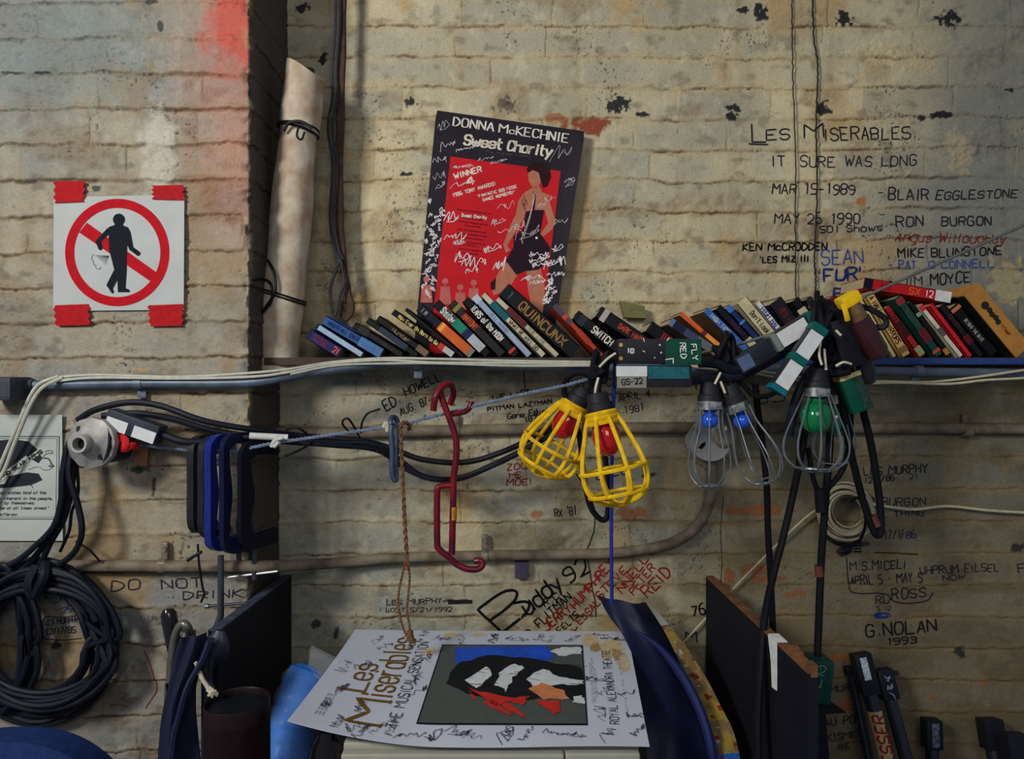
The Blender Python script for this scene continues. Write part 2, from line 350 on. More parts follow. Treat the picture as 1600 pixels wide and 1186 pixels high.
# ---------------------------------------------------------------- single-stroke lettering
G = {'A': "02 28 42;14 34", 'B': "02 08;08 38 47 46 35 05;35 44 43 32 02", 'C': "47 38 18 07 03 12 32 43", 'D': "02 08;08 28 46 44 22 02", 'E': "48 08 02 42;05 35", 'F': "48 08 02;05 35",
 'G': "47 38 18 07 03 12 32 43 45 25", 'H': "02 08;42 48;05 45", 'I': "12 18", 'J': "48 43 32 12 03", 'K': "02 08;48 05 42", 'L': "08 02 42", 'M': "02 08 25 48 42", 'N': "02 08 42 48",
 'O': "18 07 03 12 32 43 47 38 18", 'P': "02 08;08 38 47 46 35 05", 'Q': "18 07 03 12 32 43 47 38 18;24 42", 'R': "02 08;08 38 47 46 35 05;25 42", 'S': "47 38 18 07 06 15 35 44 43 32 12 03",
 'T': "08 48;28 22", 'U': "08 03 12 32 43 48", 'V': "08 22 48", 'W': "08 12 26 32 48", 'X': "02 48;08 42", 'Y': "08 25 48;25 22", 'Z': "08 48 02 42",
 '0': "18 07 03 12 32 43 47 38 18", '1': "17 28 22", '2': "07 18 38 47 46 34 02;02 42", '3': "07 18 38 47 46 35 15;35 44 43 32 12 03", '4': "32 38 04 44", '5': "48 08 05 35 44 43 32 02",
 '6': "38 18 06 03 12 32 43 44 35 05", '7': "08 48 12", '8': "15 06 07 18 38 47 46 35 15 04 03 12 32 43 44 35", '9': "45 15 06 07 18 38 47 44 32 12",
 '.': "12 13", '-': "05 35", "'": "18 16", '"': "08 06;28 26", '/': "02 38", '!': "18 14;13 12", ',': "13 01", '(': "28 16 14 22", ')': "08 16 14 02", ':': "16 15;13 12", ';': "16 15;13 01",
 'a': "45 36 16 05 03 12 32 43;46 42", 'b': "08 02 32 43 45 36 06", 'c': "45 36 16 05 03 12 32 43", 'd': "45 36 16 05 03 12 32 43;48 42", 'e': "04 44 45 36 16 05 03 12 32 43", 'f': "48 38 27 22;16 46",
 'g': "46 16 05 03 12 42;46 41 30 10", 'h': "08 02;05 16 36 45 42", 'i': "16 12;17 18", 'j': "26 21 10;27 28", 'k': "08 02;36 04 32", 'l': "18 12", 'm': "06 02;05 16 25 22;25 36 45 42",
 'n': "06 02;05 16 36 45 42", 'o': "16 05 03 12 32 43 45 36 16", 'p': "06 00;06 36 45 43 32 02", 'q': "46 16 05 03 12 42;46 40", 'r': "06 02;04 16 36", 's': "45 36 16 05 14 34 43 32 12 03",
 't': "18 13 22 32;06 36", 'u': "06 03 12 32 43;46 42", 'v': "06 22 46", 'w': "06 12 25 32 46", 'x': "06 42;02 46", 'y': "06 22;46 10", 'z': "06 46 02 42", '#': "06 46;04 44;12 18;32 38"}
WID = {'I': 2, 'i': 2, 'l': 2, '1': 3, '.': 2, "'": 2, '!': 2, ',': 2, '-': 3.4, '/': 3.4, ':': 2, ';': 2, ' ': 3.0, 't': 3.2, 'f': 4, '(': 2.4, ')': 2.4, 'r': 3.4, '"': 2.6}
ROUND = set('BCDGJOPQRSU0235689abcdeghmnopqrstuyfj)(')
def chaikin(p, n=2):
    for _ in range(n):
        q = [p[0]]
        for a, b in zip(p[:-1], p[1:]):
            q += [(a[0]*.75+b[0]*.25, a[1]*.75+b[1]*.25), (a[0]*.25+b[0]*.75, a[1]*.25+b[1]*.75)]
        p = q+[p[-1]]
    return p
class Ink:
    """flat strokes and patches drawn in picture units, laid on a surface afterwards by a mapping"""
    def __init__(s): s.v = []; s.f = []; s.mi = []; s.m = 0
    def stroke(s, pts, w, step=None, pen=None, taper=False):
        if len(pts) < 2: return s
        step = step or max(1.3, w) if w > .1 else max(w, .004); q = [pts[0]]
        for a, b in zip(pts[:-1], pts[1:]):
            d = math.dist(a, b); n = max(1, int(d/step))
            q += [(a[0]+(b[0]-a[0])*k/n, a[1]+(b[1]-a[1])*k/n) for k in range(1, n+1)]
        b0 = len(s.v); L = len(q)
        for i, p in enumerate(q):
            a = q[max(0, i-1)]; b = q[min(L-1, i+1)]; dx, dy = b[0]-a[0], b[1]-a[1]; l = math.hypot(dx, dy) or 1e-6; dx /= l; dy /= l
            ww = w/2
            if pen: ww = (pen[0]*abs(dy)+pen[1]*abs(dx))/2      # thick uprights, thin cross strokes
            if taper: ww *= 0.35+0.65*math.sin(PI*min(1, max(0, (i+.6)/L)))
            e = ww*0.5 if i in (0, L-1) else 0; sg = -1 if i == 0 else 1
            ex_, ey_ = (p[0]+dx*e*sg, p[1]+dy*e*sg)
            k = 0.55 if i in (0, L-1) and not pen else 1.0
            s.v += [(ex_-dy*ww*k, ey_+dx*ww*k), (ex_+dy*ww*k, ey_-dx*ww*k)]
        for i in range(L-1): s.f.append((b0+2*i, b0+2*i+1, b0+2*i+3, b0+2*i+2)); s.mi.append(s.m)
        return s
    def text(s, t, x0, y0, x1, y1, h, w=None, jit=0.05, slant=0.0, seed=0, pen=None, serif=0.0, rounded=True, gap=1.4):
        """t from baseline point (x0,y0) to (x1,y1), capitals h tall"""
        R = random.Random(seed*7+len(t)*13+int(x0)); W_ = sum(WID.get(c, 5 if c in 'MWmw' else 4)+gap for c in t)-gap
        Lg = math.hypot(x1-x0, y1-y0); ux, uy = (x1-x0)/Lg, (y1-y0)/Lg; sx = Lg/W_; sy = h/6.0; w = w or h*0.11; cx = 0.0
        for c in t:
            wc = WID.get(c, 5 if c in 'MWmw' else 4); gw = wc/4.0 if c in 'MWmw' else (wc/4.0 if c not in "Iil1.'!,/-:;tf()r\"" else 1.0)
            oy = R.uniform(-jit, jit)*6; rs = 1+R.uniform(-jit, jit)*1.5; sl = slant+R.uniform(-jit, jit)
            for st in (G.get(c, '').split(';') if G.get(c) else []):
                pts = [(int(a[0])*gw, int(a[1])-2.0) for a in st.split()]
                pts = [(px_+R.uniform(-jit, jit)*3, py_*rs+oy*.5+R.uniform(-jit, jit)*3) for px_, py_ in pts]
                if c in ROUND and len(pts) > 2 and rounded: pts = chaikin(pts, 2)
                m = []
                for a, b in pts:
                    lx = (cx+a)*sx+sl*b*sy; ly = b*sy; m.append((x0+ux*lx+uy*ly, y0+uy*lx-ux*ly))
                s.stroke(m, w, pen=pen)
                if serif and c.isalpha():
                    for e in (0, -1):
                        q = pts[e]; o = pts[1 if e == 0 else -2]
                        if abs(o[1]-q[1]) > 0.8 and (q[1] < 0.4 or q[1] > 3.6):
                            lx = (cx+q[0])*sx+sl*q[1]*sy; ly = q[1]*sy; px_, py_ = x0+ux*lx+uy*ly, y0+uy*lx-ux*ly; sf = serif*h
                            s.stroke([(px_-ux*sf, py_-uy*sf), (px_+ux*sf, py_+uy*sf)], h*0.07, step=sf)
            cx += wc+gap
        return s
    def scribble(s, cx, cy, w, h, seed, lw=1.2, ang=0.0, n=None):
        """a cursive-looking signature: running loops of uneven height"""
        R = random.Random(seed); n = n or max(4, int(w/max(h, 1e-6)*2.2)); n = min(n, 11); pts = []; N = n*9
        X_ = 0.0; q = []; sh_ = R.uniform(.1, .5)
        for i in range(n*2+1):
            X_ += R.choice([-.7, -.3, .3, .6, .9, 1.3]); Y_ = ((-1)**i)*R.choice([.10, .18, .25, .5, .34])*(1.5 if i < 2 else 1)
            q.append(Vector((X_, Y_, 0)))
        x0_, x1_ = min(p.x for p in q), max(p.x for p in q)
        pts = [(((p.x-x0_)/(x1_-x0_+1e-6)-.5)*w-sh_*p.y*h, p.y*h) for p in smooth_path(q, 6)]
        if R.random() < .4: pts += [(w*.5, h*.1), (w*.1, h*.45), (-w*.35, h*.42)]
        c_, s_ = math.cos(ang), math.sin(ang); pts = [(cx+a*c_-b*s_, cy+a*s_+b*c_) for a, b in pts]
        return s.stroke(pts, lw*.8, step=(max(1.0, lw) if w > 1 else None))
    def poly(s, pts, step=3.0, axis=0):
        """fill a polygon with thin strips across `axis` (0: strips are columns in x)"""
        A = [p[axis] for p in pts]; lo, hi = min(A), max(A); n = max(1, int((hi-lo)/step)); o = 1-axis
        cuts = sorted(set([lo+(hi-lo)*k/n for k in range(n+1)]+A)); cuts = [c for i, c in enumerate(cuts) if i == 0 or c-cuts[i-1] > 1e-4]
        def at(c):
            r = []
            for i in range(len(pts)):
                p, q = pts[i], pts[(i+1) % len(pts)]
                if (p[axis] <= c) != (q[axis] <= c): r.append((p[o]+(q[o]-p[o])*(c-p[axis])/(q[axis]-p[axis])))
            return sorted(r)
        for c0, c1 in zip(cuts[:-1], cuts[1:]):
            e = min(1e-3, (c1-c0)*.01); a, b = at(c0+e), at(c1-e)
            if len(a) != len(b): continue
            for k in range(0, len(a)-1, 2):
                m_ = max(1, int(max(a[k+1]-a[k], b[k+1]-b[k])/(step*6))); b0 = len(s.v)
                for j in range(m_+1):
                    ya = a[k]+(a[k+1]-a[k])*j/m_; yb_ = b[k]+(b[k+1]-b[k])*j/m_
                    s.v += [(c0, ya), (c1, yb_)] if axis == 0 else [(ya, c0), (yb_, c1)]
                for j in range(m_): s.f.append((b0+2*j, b0+2*j+1, b0+2*j+3, b0+2*j+2)); s.mi.append(s.m)
        return s
    def disc(s, cx, cy, r, n=16): return s.poly([(cx+r*math.cos(2*PI*k/n), cy+r*math.sin(2*PI*k/n)) for k in range(n)], step=max(1.0, r/4))
    def build(s, name, mats, fmap, parent=None):
        """fmap: array (n,2) -> array (n,3)"""
        mb = MB(); v = fmap(np.array(s.v, float)); mb.v = [tuple(p) for p in v]; mb.f = s.f; mb.mi = s.mi
        me = bpy.data.meshes.new(name); pl = parent_loc(parent) if parent else Vector((0, 0, 0))
        me.from_pydata([tuple(Vector(p)-pl) for p in mb.v], [], mb.f); me.update()
        for m_ in (mats if isinstance(mats, (list, tuple)) else [mats]): me.materials.append(m_)
        me.polygons.foreach_set('material_index', s.mi)
        o = bpy.data.objects.new(name, me); COL.objects.link(o)
        if parent is not None: o.parent = parent
        return o
def on_wall(Y, off=0.0011):
    k = (CAMD+Y)/FPX
    def f(a):
        x = (a[:, 0]-800)*k; z = ZC+(593-a[:, 1])*k
        return np.stack([x, wall_y(x, z, Y)-off, z], 1)
    return f
def on_plane(Yf, off=0.0005):
    """picture units onto a vertical surface whose depth is Yf(px, py)"""
    def f(a):
        Y = Yf(a[:, 0], a[:, 1])-off; k = (CAMD+Y)/FPX
        return np.stack([(a[:, 0]-800)*k, Y, ZC+(593-a[:, 1])*k], 1)
    return f
K1, K2, KB, RED, BLU, GRY = (38, 36, 48), (24, 24, 30), (14, 14, 18), (128, 30, 26), (44, 70, 140), (84, 80, 74)
def graffiti(parent, Y, rows):
    for r in rows:
        t, x0, y0, x1, y1, h, col = r[:7]; o = r[7] if len(r) > 7 else {}
        I = Ink().text(t, x0, y0, x1, y1, h, w=o.get('w', h*0.12), jit=o.get('j', 0.07), slant=o.get('s', 0.05), seed=o.get('seed', 1))
        for e in o.get('extra', []): I.stroke(chaikin(e, 1), o.get('w', h*.12))
        ob = I.build('handwriting', ink(col), on_wall(Y), parent)
graffiti(wall_back, YB, [
 ("L", 1175, 222, 1196, 221, 30, K1, {'w': 2.6, 'extra': [[(1170, 225), (1200, 226)]]}), ("ES", 1198, 219, 1234, 217, 17, K1, {'w': 2.3}), ("M", 1257, 216, 1286, 214, 20, K1, {'w': 2.6}),
 ("ISERABLES.", 1288, 220, 1432, 216, 19, K1, {'w': 2.3, 's': .0}), ("IT", 1206, 260, 1226, 259, 17, K1), ("SURE WAS LONG", 1250, 261, 1431, 259, 16, K1, {'w': 1.9}),
 ("MAR 15-1989", 1206, 303, 1335, 304, 16, K1, {'w': 2.1}), ("-", 1373, 308, 1382, 307, 14, K1), ("BLAIR", 1388, 312, 1450, 313, 18, K1, {'w': 2.2}), ("EGGLESTONE", 1462, 312, 1588, 309, 13, K1, {'w': 2, 's': .2}),
 ("MAY 26 1990", 1209, 350, 1343, 350, 17, K1, {'w': 2.1}), ("-", 1375, 342, 1383, 341, 12, K1), ("RON", 1400, 355, 1442, 353, 17, K1, {'w': 2.2}), ("BURGON", 1471, 353, 1548, 352, 14, K1, {'w': 2.2}),
 ("501 Shows", 1281, 364, 1378, 361, 11, K1, {'w': 1.9}), ("-", 1385, 373, 1391, 372, 10, RED), ("Angus Willoughby", 1399, 377, 1570, 381, 15, RED, {'w': 1.6, 's': .15}),
 ("KEN McCRODDEN", 1160, 392, 1291, 391, 12, KB, {'w': 2.4}), ("'LES MIZ III", 1186, 411, 1263, 409, 10, KB, {'w': 2.4}), ("SEAN", 1283, 415, 1348, 411, 22, BLU, {'w': 2.1}),
 ("\"FUR\"", 1273, 441, 1352, 437, 19, (26, 44, 112), {'w': 3.6}), ("P", 1302, 466, 1316, 466, 16, (26, 44, 112), {'w': 3}), (". MIKE", 1386, 403, 1443, 402, 14, K2, {'w': 2.2}), ("BLUNSTONE", 1455, 402, 1565, 398, 13, K2, {'w': 2.1}),
 ("- PAT", 1387, 420, 1431, 420, 12, BLU, {'w': 1.9}), ("O'CONNELL", 1451, 420, 1552, 418, 12, BLU, {'w': 1.8}), ("- JIM", 1385, 447, 1440, 446, 13, K2), ("MOYCE", 1453, 446, 1515, 441, 16, K2, {'w': 2.2})])
graffiti(wall_lower, YL, [
 ("ED.", 604, 643, 627, 628, 17, K2, {'w': 2.2}), ("HOWELL", 634, 619, 690, 594, 13, K2, {'w': 1.8}), ("AUG. 8/-", 627, 650, 676, 629, 12, K2, {'w': 1.7}),
 ("THE LAST", 768, 628, 828, 616, 8, KB, {'w': 2}), ("PITMAN LAZYMAN", 762, 643, 862, 630, 7, KB, {'w': 1.9}), ("Gene Elliott", 793, 655, 864, 645, 9, KB, {'w': 1.5}), ("1871", 820, 660, 845, 655, 8, KB, {'w': 1.7}),
 ("ZOO", 792, 735, 823, 732, 10, RED, {'w': 1.6}), ("ME", 796, 747, 815, 745, 8, RED, {'w': 1.5}), ("MOE!", 792, 759, 831, 757, 10, RED, {'w': 1.6}), ("Rx '81", 867, 807, 900, 804, 14, K2, {'w': 1.5}),
 ("A.M. A.C.", 885, 607, 962, 603, 11, K1, {'w': 1.5}), ("APRIL 4", 967, 628, 1016, 620, 11, K1, {'w': 1.5}), ("1981", 976, 647, 1006, 641, 11, K1, {'w': 1.4}), ("A.U.C", 1005, 604, 1040, 602, 8, K1),
 ("M", 1087, 609, 1106, 608, 14, K1, {'w': 2}), ("L J", 1176, 611, 1216, 608, 12, K1, {'w': 1.8}), ("JJ", 1180, 632, 1226, 626, 10, K1, {'w': 1.5}),
 ("LES MURPHY", 1350, 743, 1448, 738, 13, K1, {'w': 1.8}), ("12/1/86", 1350, 755, 1397, 751, 10, K1, {'w': 1.6}), ("21", 1421, 748, 1433, 747, 7, K1, {'w': 1.1}), ("R.BURGON", 1357, 792, 1446, 789, 13, K1, {'w': 1.6}),
 ("OIL THING", 1360, 808, 1443, 806, 9, K1, {'w': 1.4}), ("17/1/", 1381, 843, 1412, 841, 15, K1, {'w': 1.3}), ("86", 1415, 841, 1431, 840, 11, (40, 40, 90), {'w': 1.4}),
 ("M.S.MICELI", 1329, 892, 1415, 888, 14, K1, {'w': 1.9, 'extra': [[(1323, 872), (1326, 920), (1334, 928), (1385, 926), (1392, 938), (1410, 943), (1450, 940), (1457, 925)], [(1366, 863), (1434, 866)]]}),
 ("APRIL 5 - MAY 5", 1328, 914, 1440, 909, 14, K1, {'w': 1.9}), ("ROSS", 1393, 936, 1446, 932, 15, K1, {'w': 2}), ("RD", 1369, 944, 1390, 942, 14, K1, {'w': 1.5}), ("5 12", 1370, 954, 1391, 953, 6, K1, {'w': 1.1}),
 ("UHPRUM EILSEL", 1437, 897, 1560, 892, 12, K1, {'w': 1.5}), ("NOW", 1472, 907, 1508, 904, 8, K1, {'w': 1.4}), ("F", 1590, 894, 1602, 893, 13, K1, {'w': 1.6}),
 ("G.NOLAN", 1353, 995, 1462, 986, 20, K2, {'w': 2.5}), ("1993", 1385, 1008, 1431, 1004, 10, K2, {'w': 2}),
 ("B", 785, 988, 835, 950, 50, KB, {'w': 4.2, 'j': .03, 's': -.15}), ("uddy", 826, 962, 880, 916, 26, KB, {'w': 3.6, 'j': .05}), ("92", 888, 913, 922, 893, 24, KB, {'w': 3}), ("R.C.", 852, 948, 880, 930, 10, KB, {'w': 2}),
 ("FLITMAN", 843, 982, 894, 935, 14, KB, {'w': 2.2}), ("D.", 828, 996, 838, 988, 12, KB, {'w': 2}), ("FELTS", 876, 990, 905, 962, 10, KB, {'w': 1.9}), ("HUMPHREY", 900, 952, 960, 882, 15, RED, {'w': 2.6}),
 ("JERRY", 855, 986, 893, 954, 14, RED, {'w': 2.6}), ("ESSALS", 906, 976, 946, 936, 11, RED, {'w': 1.9}), ("STEVE", 938, 938, 980, 892, 12, RED, {'w': 2}), ("NNELL", 972, 927, 1014, 874, 13, RED, {'w': 2.2}),
 ("PETER", 990, 930, 1024, 888, 12, RED, {'w': 2}), ("REID", 1012, 934, 1050, 896, 18, RED, {'w': 2.6}), ("X", 895, 992, 905, 988, 9, RED, {'w': 2}), ("76", 1082, 962, 1102, 958, 16, KB, {'w': 2.4}), ("M", 1072, 1004, 1088, 1003, 17, K1, {'w': 2}),
 ("LES MURPHY", 604, 945, 690, 942, 8, K1, {'w': 1.3}), ("LOST 5/21/1992", 603, 956, 706, 955, 7, K1, {'w': 1.2}), ("AU POD", 1288, 1134, 1346, 1128, 12, K1, {'w': 1.7}), ("KISMET", 1293, 1156, 1346, 1150, 9, K1, {'w': 1.6}),
 ("86", 1310, 1171, 1326, 1170, 9, K1, {'w': 1.5}), ("MUR", 1298, 1084, 1328, 1078, 11, K1, {'w': 1.7}), ("BLD", 933, 750, 985, 738, 16, K1, {'w': 1.8})])
graffiti(wall_left, YP, [
 ("DO", 174, 924, 219, 920, 15, K1, {'w': 2}), ("NOT", 253, 920, 316, 916, 14, K1, {'w': 2}), ("DRINK", 287, 936, 380, 932, 12, K1, {'w': 1.9}), ("WATER", 221, 974, 284, 968, 13, (110, 104, 108), {'w': 1.6}),
 ("25", 97, 958, 112, 956, 9, BLU, {'w': 1.5}), ("LES MURPHY", 70, 977, 122, 972, 8, K1, {'w': 1.5, 'extra': [[(72, 963), (66, 970), (68, 985), (66, 994), (74, 999)], [(72, 963), (95, 965), (122, 962)], [(74, 998), (100, 1000), (128, 997)]]}),
 ("12/17/85", 72, 992, 118, 988, 10, K1, {'w': 1.6}), ("V", 1, 1, 2, 1, 1, K1) if False else ("A", 70, 1052, 80, 1052, 22, (120, 60, 52), {'w': 1.2})])
I = Ink(); I.stroke([(225, 1016), (232, 1030), (238, 1048), (246, 1070), (245, 1080), (228, 1106)], 2); I.stroke([(172, 1099), (200, 1104)], 2); I.build('handwriting', ink((128, 66, 60)), on_wall(YP), wall_left)
I = Ink()
I.stroke([(817, 570), (819, 590), (821, 612)], 1.6); I.stroke([(900, 740), (915, 762), (925, 782), (930, 800), (928, 830), (918, 856), (917, 872), (922, 895), (925, 920), (930, 940), (931, 965)], 1.8)
I.stroke([(1130, 775), (1125, 830), (1128, 880), (1122, 960)], 1.0); I.build('crack', ink((40, 36, 34)), on_wall(YL), wall_lower)
I = Ink(); I.poly([(1363, 960), (1370, 956), (1388, 957), (1391, 962), (1386, 966), (1368, 966)]); I.build('paint_smear', ink((30, 54, 130)), on_wall(YL), wall_lower)
I = Ink(); I.poly([(700, 937), (738, 937), (738, 943), (700, 944)]); I.build('paint_smear', ink((36, 32, 34)), on_wall(YL), wall_lower)
# ---------------------------------------------------------------- sign on the pier
def at_box(a, s=1.0): pass
TAPE_RED = mat('red_cloth_tape', (164, 14, 22), .75, var=.15, scale=90, bump=.3)
YS = YP-0.006
def zs(X, Y): return (60+X/4.5615, 270+Y/4.5615)
def sign_depth(px, py):
    return YS-0.004*np.exp(-((px-288)/14.0)**2)*np.exp(-((py-400)/70.0)**2)-0.0006*np.sin(px/23.0)
o = P(185, 487, YS)
sg = thing('warning_sign', o, 'white paper sign with a crossed-out walking figure in a red ring', 'sign')
pw = mat('sign_paper', (170, 174, 174), .6, var=.05, scale=18)
mb = MB(); q = [zs(108, 215), zs(1035, 190), zs(1040, 985), zs(105, 950)]
q = [(84, 308), (288, 304), (287, 484), (83, 486)]
def bil(q, u, v):
    return ((q[0][0]*(1-u)+q[1][0]*u)*(1-v)+(q[3][0]*(1-u)+q[2][0]*u)*v, (q[0][1]*(1-u)+q[1][1]*u)*(1-v)+(q[3][1]*(1-u)+q[2][1]*u)*v)
def surf(Yf, off=0.0): return lambda px, py: Vector(tuple(on_plane(Yf, off)(np.array([[px, py]]))[0]))
S_ = surf(sign_depth)
mb.grid(lambda u, v: S_(*bil(q, u, v)), 16, 16, (0, 0.0008, 0)); sgp = mb.build('paper', pw, sg, smooth=False)
rd = ink((172, 14, 28)); I = Ink()
ring = lambda rx, ry, a0=0, a1=2*PI, n=72: [zs(562+rx*math.cos(a0+(a1-a0)*k/n), 568+ry*math.sin(a0+(a1-a0)*k/n)) for k in range(n+1)]
a, b = ring(372, 383), ring(307, 318); b0 = len(I.v)
for p_, q_ in zip(a, b): I.v += [p_, q_]
for k in range(72): I.f.append((b0+2*k, b0+2*k+1, b0+2*k+3, b0+2*k+2)); I.mi.append(0)
I.poly([zs(290, 425), zs(345, 355), zs(845, 712), zs(800, 775)]); I.build('prohibition_ring', rd, on_plane(sign_depth, .0006), sgp)
I = Ink(); fig = [(545, 372), (510, 382), (484, 402), (405, 488), (430, 548), (448, 552), (457, 535), (450, 490), (500, 438), (503, 545), (540, 690), (484, 800), (525, 862), (538, 850), (530, 825), (562, 762), (566, 850), (652, 850),
  (646, 832), (620, 822), (628, 700), (632, 510), (648, 548), (705, 592), (724, 586), (726, 566), (676, 530), (655, 420), (637, 388), (600, 374)]
I.poly([zs(*p) for p in fig], 2); I.disc(*zs(573, 333), 9.3, 24); I.poly([zs(545, 350), zs(600, 350), zs(604, 380), zs(541, 380)], 3)
I.build('walking_figure', ink((22, 24, 34)), on_plane(sign_depth, .0011), sgp)
I = Ink()
for k in range(7): I.stroke([zs(500, 592), zs(405+k*12, 590+k*11)], .5)
I.stroke(chaikin([zs(395, 580), zs(372, 610), zs(395, 630), (zs(388, 655)), zs(410, 655), zs(405, 680), zs(440, 690), zs(440, 668)], 2), .6); I.build('puff_of_air', ink((40, 40, 48)), on_plane(sign_depth, .0012), sgp)
for i, qq in enumerate([[(85, 283), (132, 283), (131, 315), (85, 317)], [(238, 290), (286, 289), (288, 313), (239, 311)], [(84, 477), (139, 475), (140, 508), (87, 509)], [(232, 477), (286, 475), (285, 509), (234, 510)]]):
    R = random.Random(i); n = 9; mb = MB()
    def jag(u, v, qq=qq, i=i):
        x_, y_ = bil(qq, u, v)
        if u in (0.0, 1.0): x_ += 2.2*math.sin(v*19+i*2)*(1 if u else -1)
        return surf(lambda a, b: np.full_like(a, YP-0.0085))(x_, y_)
    mb.grid(jag, 8, 10, (0, 0.0015, 0)); mb.build('tape_strip', TAPE_RED, sg)
# ---------------------------------------------------------------- show card behind the books
def zc(X, Y): return (640+X/3.594, 150+Y/3.594)
def card_depth(px, py):
    t = np.clip((px-840)/70.0, 0, 1); lean = (py-180)/370.0
    return -0.016-0.022*np.clip(lean, 0, 1)-0.018*t*t*np.clip(1.2-abs(py-330)/260.0, 0, 1)
CQ = [zc(150, 80), zc(985, 198), zc(795, 1440), zc(20, 1450)]
o = P(740, 555, -0.03)
cardt = thing('show_card', o, 'black and red theatre card signed in white ink leaning on the wall behind the books', 'poster')
mb = MB(); S_ = surf(card_depth)
def card_pt(u, v):
    x_, y_ = bil(CQ, u, v)
    if v < .03 and u in (0.0, 1.0): x_ += (1.5 if u == 0 else -1.5)
    return S_(x_, y_)
mb.grid(card_pt, 24, 30, (0, 0.0022, 0)); cardb = mb.build('board', mat('card_black', (17, 15, 26), .6, var=.15, scale=14, var2=(34, 24, 38)), cardt)
RC = mat('card_red', (186, 18, 30), .7, var=.12, scale=16)
OC = on_plane(card_depth, .0008); OC2 = on_plane(card_depth, .0013); OC3 = on_plane(card_depth, .0018); OC4 = on_plane(card_depth, .0023)
Ink().poly([zc(230, 340), zc(848, 422), zc(770, 1060), zc(715, 1440), zc(110, 1445), zc(178, 800)], 4).build('printed_panel', RC, OC, cardb)
wt = ink((214, 208, 196)); cr = ink((206, 198, 180))
I = Ink(); I.text("DONNA", *zc(244, 166), *zc(470, 197), 13.2, w=2, jit=0, pen=(2.5, .9), serif=.11, rounded=True); I.text("M", *zc(502, 202), *zc(548, 208), 12.8, jit=0, pen=(2.5, .9), serif=.11)
I.text("c", *zc(560, 210), *zc(586, 214), 9, jit=0, pen=(2, .8)); I.text("KECHNIE", *zc(598, 217), *zc(888, 262), 13.2, jit=0, pen=(2.5, .9), serif=.11); I.build('title', wt, OC2, cardb)
I = Ink(); I.text("Sweet", *zc(303, 272), *zc(515, 300), 15.5, jit=.02, pen=(3.6, 2.0), slant=.1, gap=.9); I.text("Charity", *zc(548, 304), *zc(792, 340), 15.5, jit=.02, pen=(3.4, 1.9), slant=.1, gap=1.0)
I.build('title', cr, OC2, cardb)
I = Ink(); I.text("The Musical Comedy", *zc(430, 318), *zc(680, 345), 3.2, w=.5, jit=0); I.build('small_print', ink((90, 84, 90)), OC2, cardb)
I = Ink(); I.text("WINNER", *zc(254, 466), *zc(406, 424), 8.6, w=2, jit=0, slant=0); I.text("4", *zc(322, 502), *zc(366, 492), 11.5, w=3, jit=0); I.build('quotation', wt, OC2, cardb); I = Ink()
I.text("1986 TONY AWARDS!", *zc(244, 568), *zc(484, 500), 5.6, w=1.1, jit=0); I.build('quotation', wt, OC2, cardb); I = Ink(); I.text("\"FANTASTIC BOB FOSSE", *zc(384, 572), *zc(604, 515), 4.6, w=.9, jit=0)
I.text("DANCE NUMBERS!\"", *zc(414, 592), *zc(594, 545), 4.6, w=1, jit=0); I.build('quotation', wt, OC2, cardb); I = Ink(); I.text("Sweet Charity", *zc(292, 678), *zc(432, 692), 5, w=1.2, jit=0); I.build('quotation', wt, OC2, cardb)
I = Ink()
for k in range(15):
    y = 640+k*22; w_ = [190, 0, 120, 160, 90, 170, 160, 140, 170, 60, 130, 90, 150, 60, 120][k]
    if w_ and y not in (662,): I.text("nanutoreasenotue rann"[:max(4, w_//10)], *zc(360-w_/2-k*2, y), *zc(360+w_/2-k*2, y+w_*.13), 2.2, w=.7, jit=0)
I.build('credits', ink((84, 18, 32)), OC2, cardb)
# dancer seen from behind, built from flat printed shapes
SKN, SKD, HR, DR = ink((172, 110, 88)), ink((150, 66, 60)), ink((42, 22, 26)), ink((38, 22, 34))
I = Ink()
I.poly([zc(*p) for p in [(690, 515), (725, 500), (745, 540), (790, 560), (765, 640), (650, 655), (625, 600), (640, 545)]], 2)
I.poly([zc(*p) for p in [(665, 425), (700, 410), (735, 430), (735, 490), (710, 520), (685, 505), (668, 475)]], 2)
I.poly([zc(*p) for p in [(640, 545), (665, 600), (640, 690), (590, 770), (548, 840), (565, 865), (540, 880), (526, 835), (560, 740), (598, 660), (610, 590)]], 2)
I.poly([zc(*p) for p in [(775, 555), (800, 640), (822, 705), (800, 750), (750, 790), (735, 775), (778, 715), (760, 640), (745, 590)]], 2)
I.poly([zc(*p) for p in [(552, 925), (620, 985), (570, 1060), (520, 1100), (470, 1120), (462, 1060), (500, 990)]], 2)
I.poly([zc(*p) for p in [(655, 975), (735, 960), (760, 1080), (745, 1250), (700, 1250), (665, 1090)]], 2)
I.build('printed_dancer', [SKN], OC2, cardb)
I = Ink(); I.poly([zc(*p) for p in [(655, 410), (690, 372), (740, 372), (785, 400), (795, 450), (775, 505), (750, 515), (735, 470), (725, 430), (690, 415), (665, 432)]], 2); I.build('printed_hair', HR, OC3, cardb)
I = Ink(); I.poly([zc(*p) for p in [(652, 650), (700, 640), (755, 640), (732, 770), (790, 850), (770, 940), (722, 975), (640, 985), (600, 1005), (540, 925), (585, 845), (582, 790), (640, 745)]], 2)
I.poly([zc(*p) for p in [(455, 1050), (485, 1020), (480, 1090), (455, 1085)]], 2); I.poly([zc(*p) for p in [(690, 530), (710, 560), (700, 650), (690, 650), (700, 560)]], 2); I.build('printed_dress', DR, OC3, cardb)
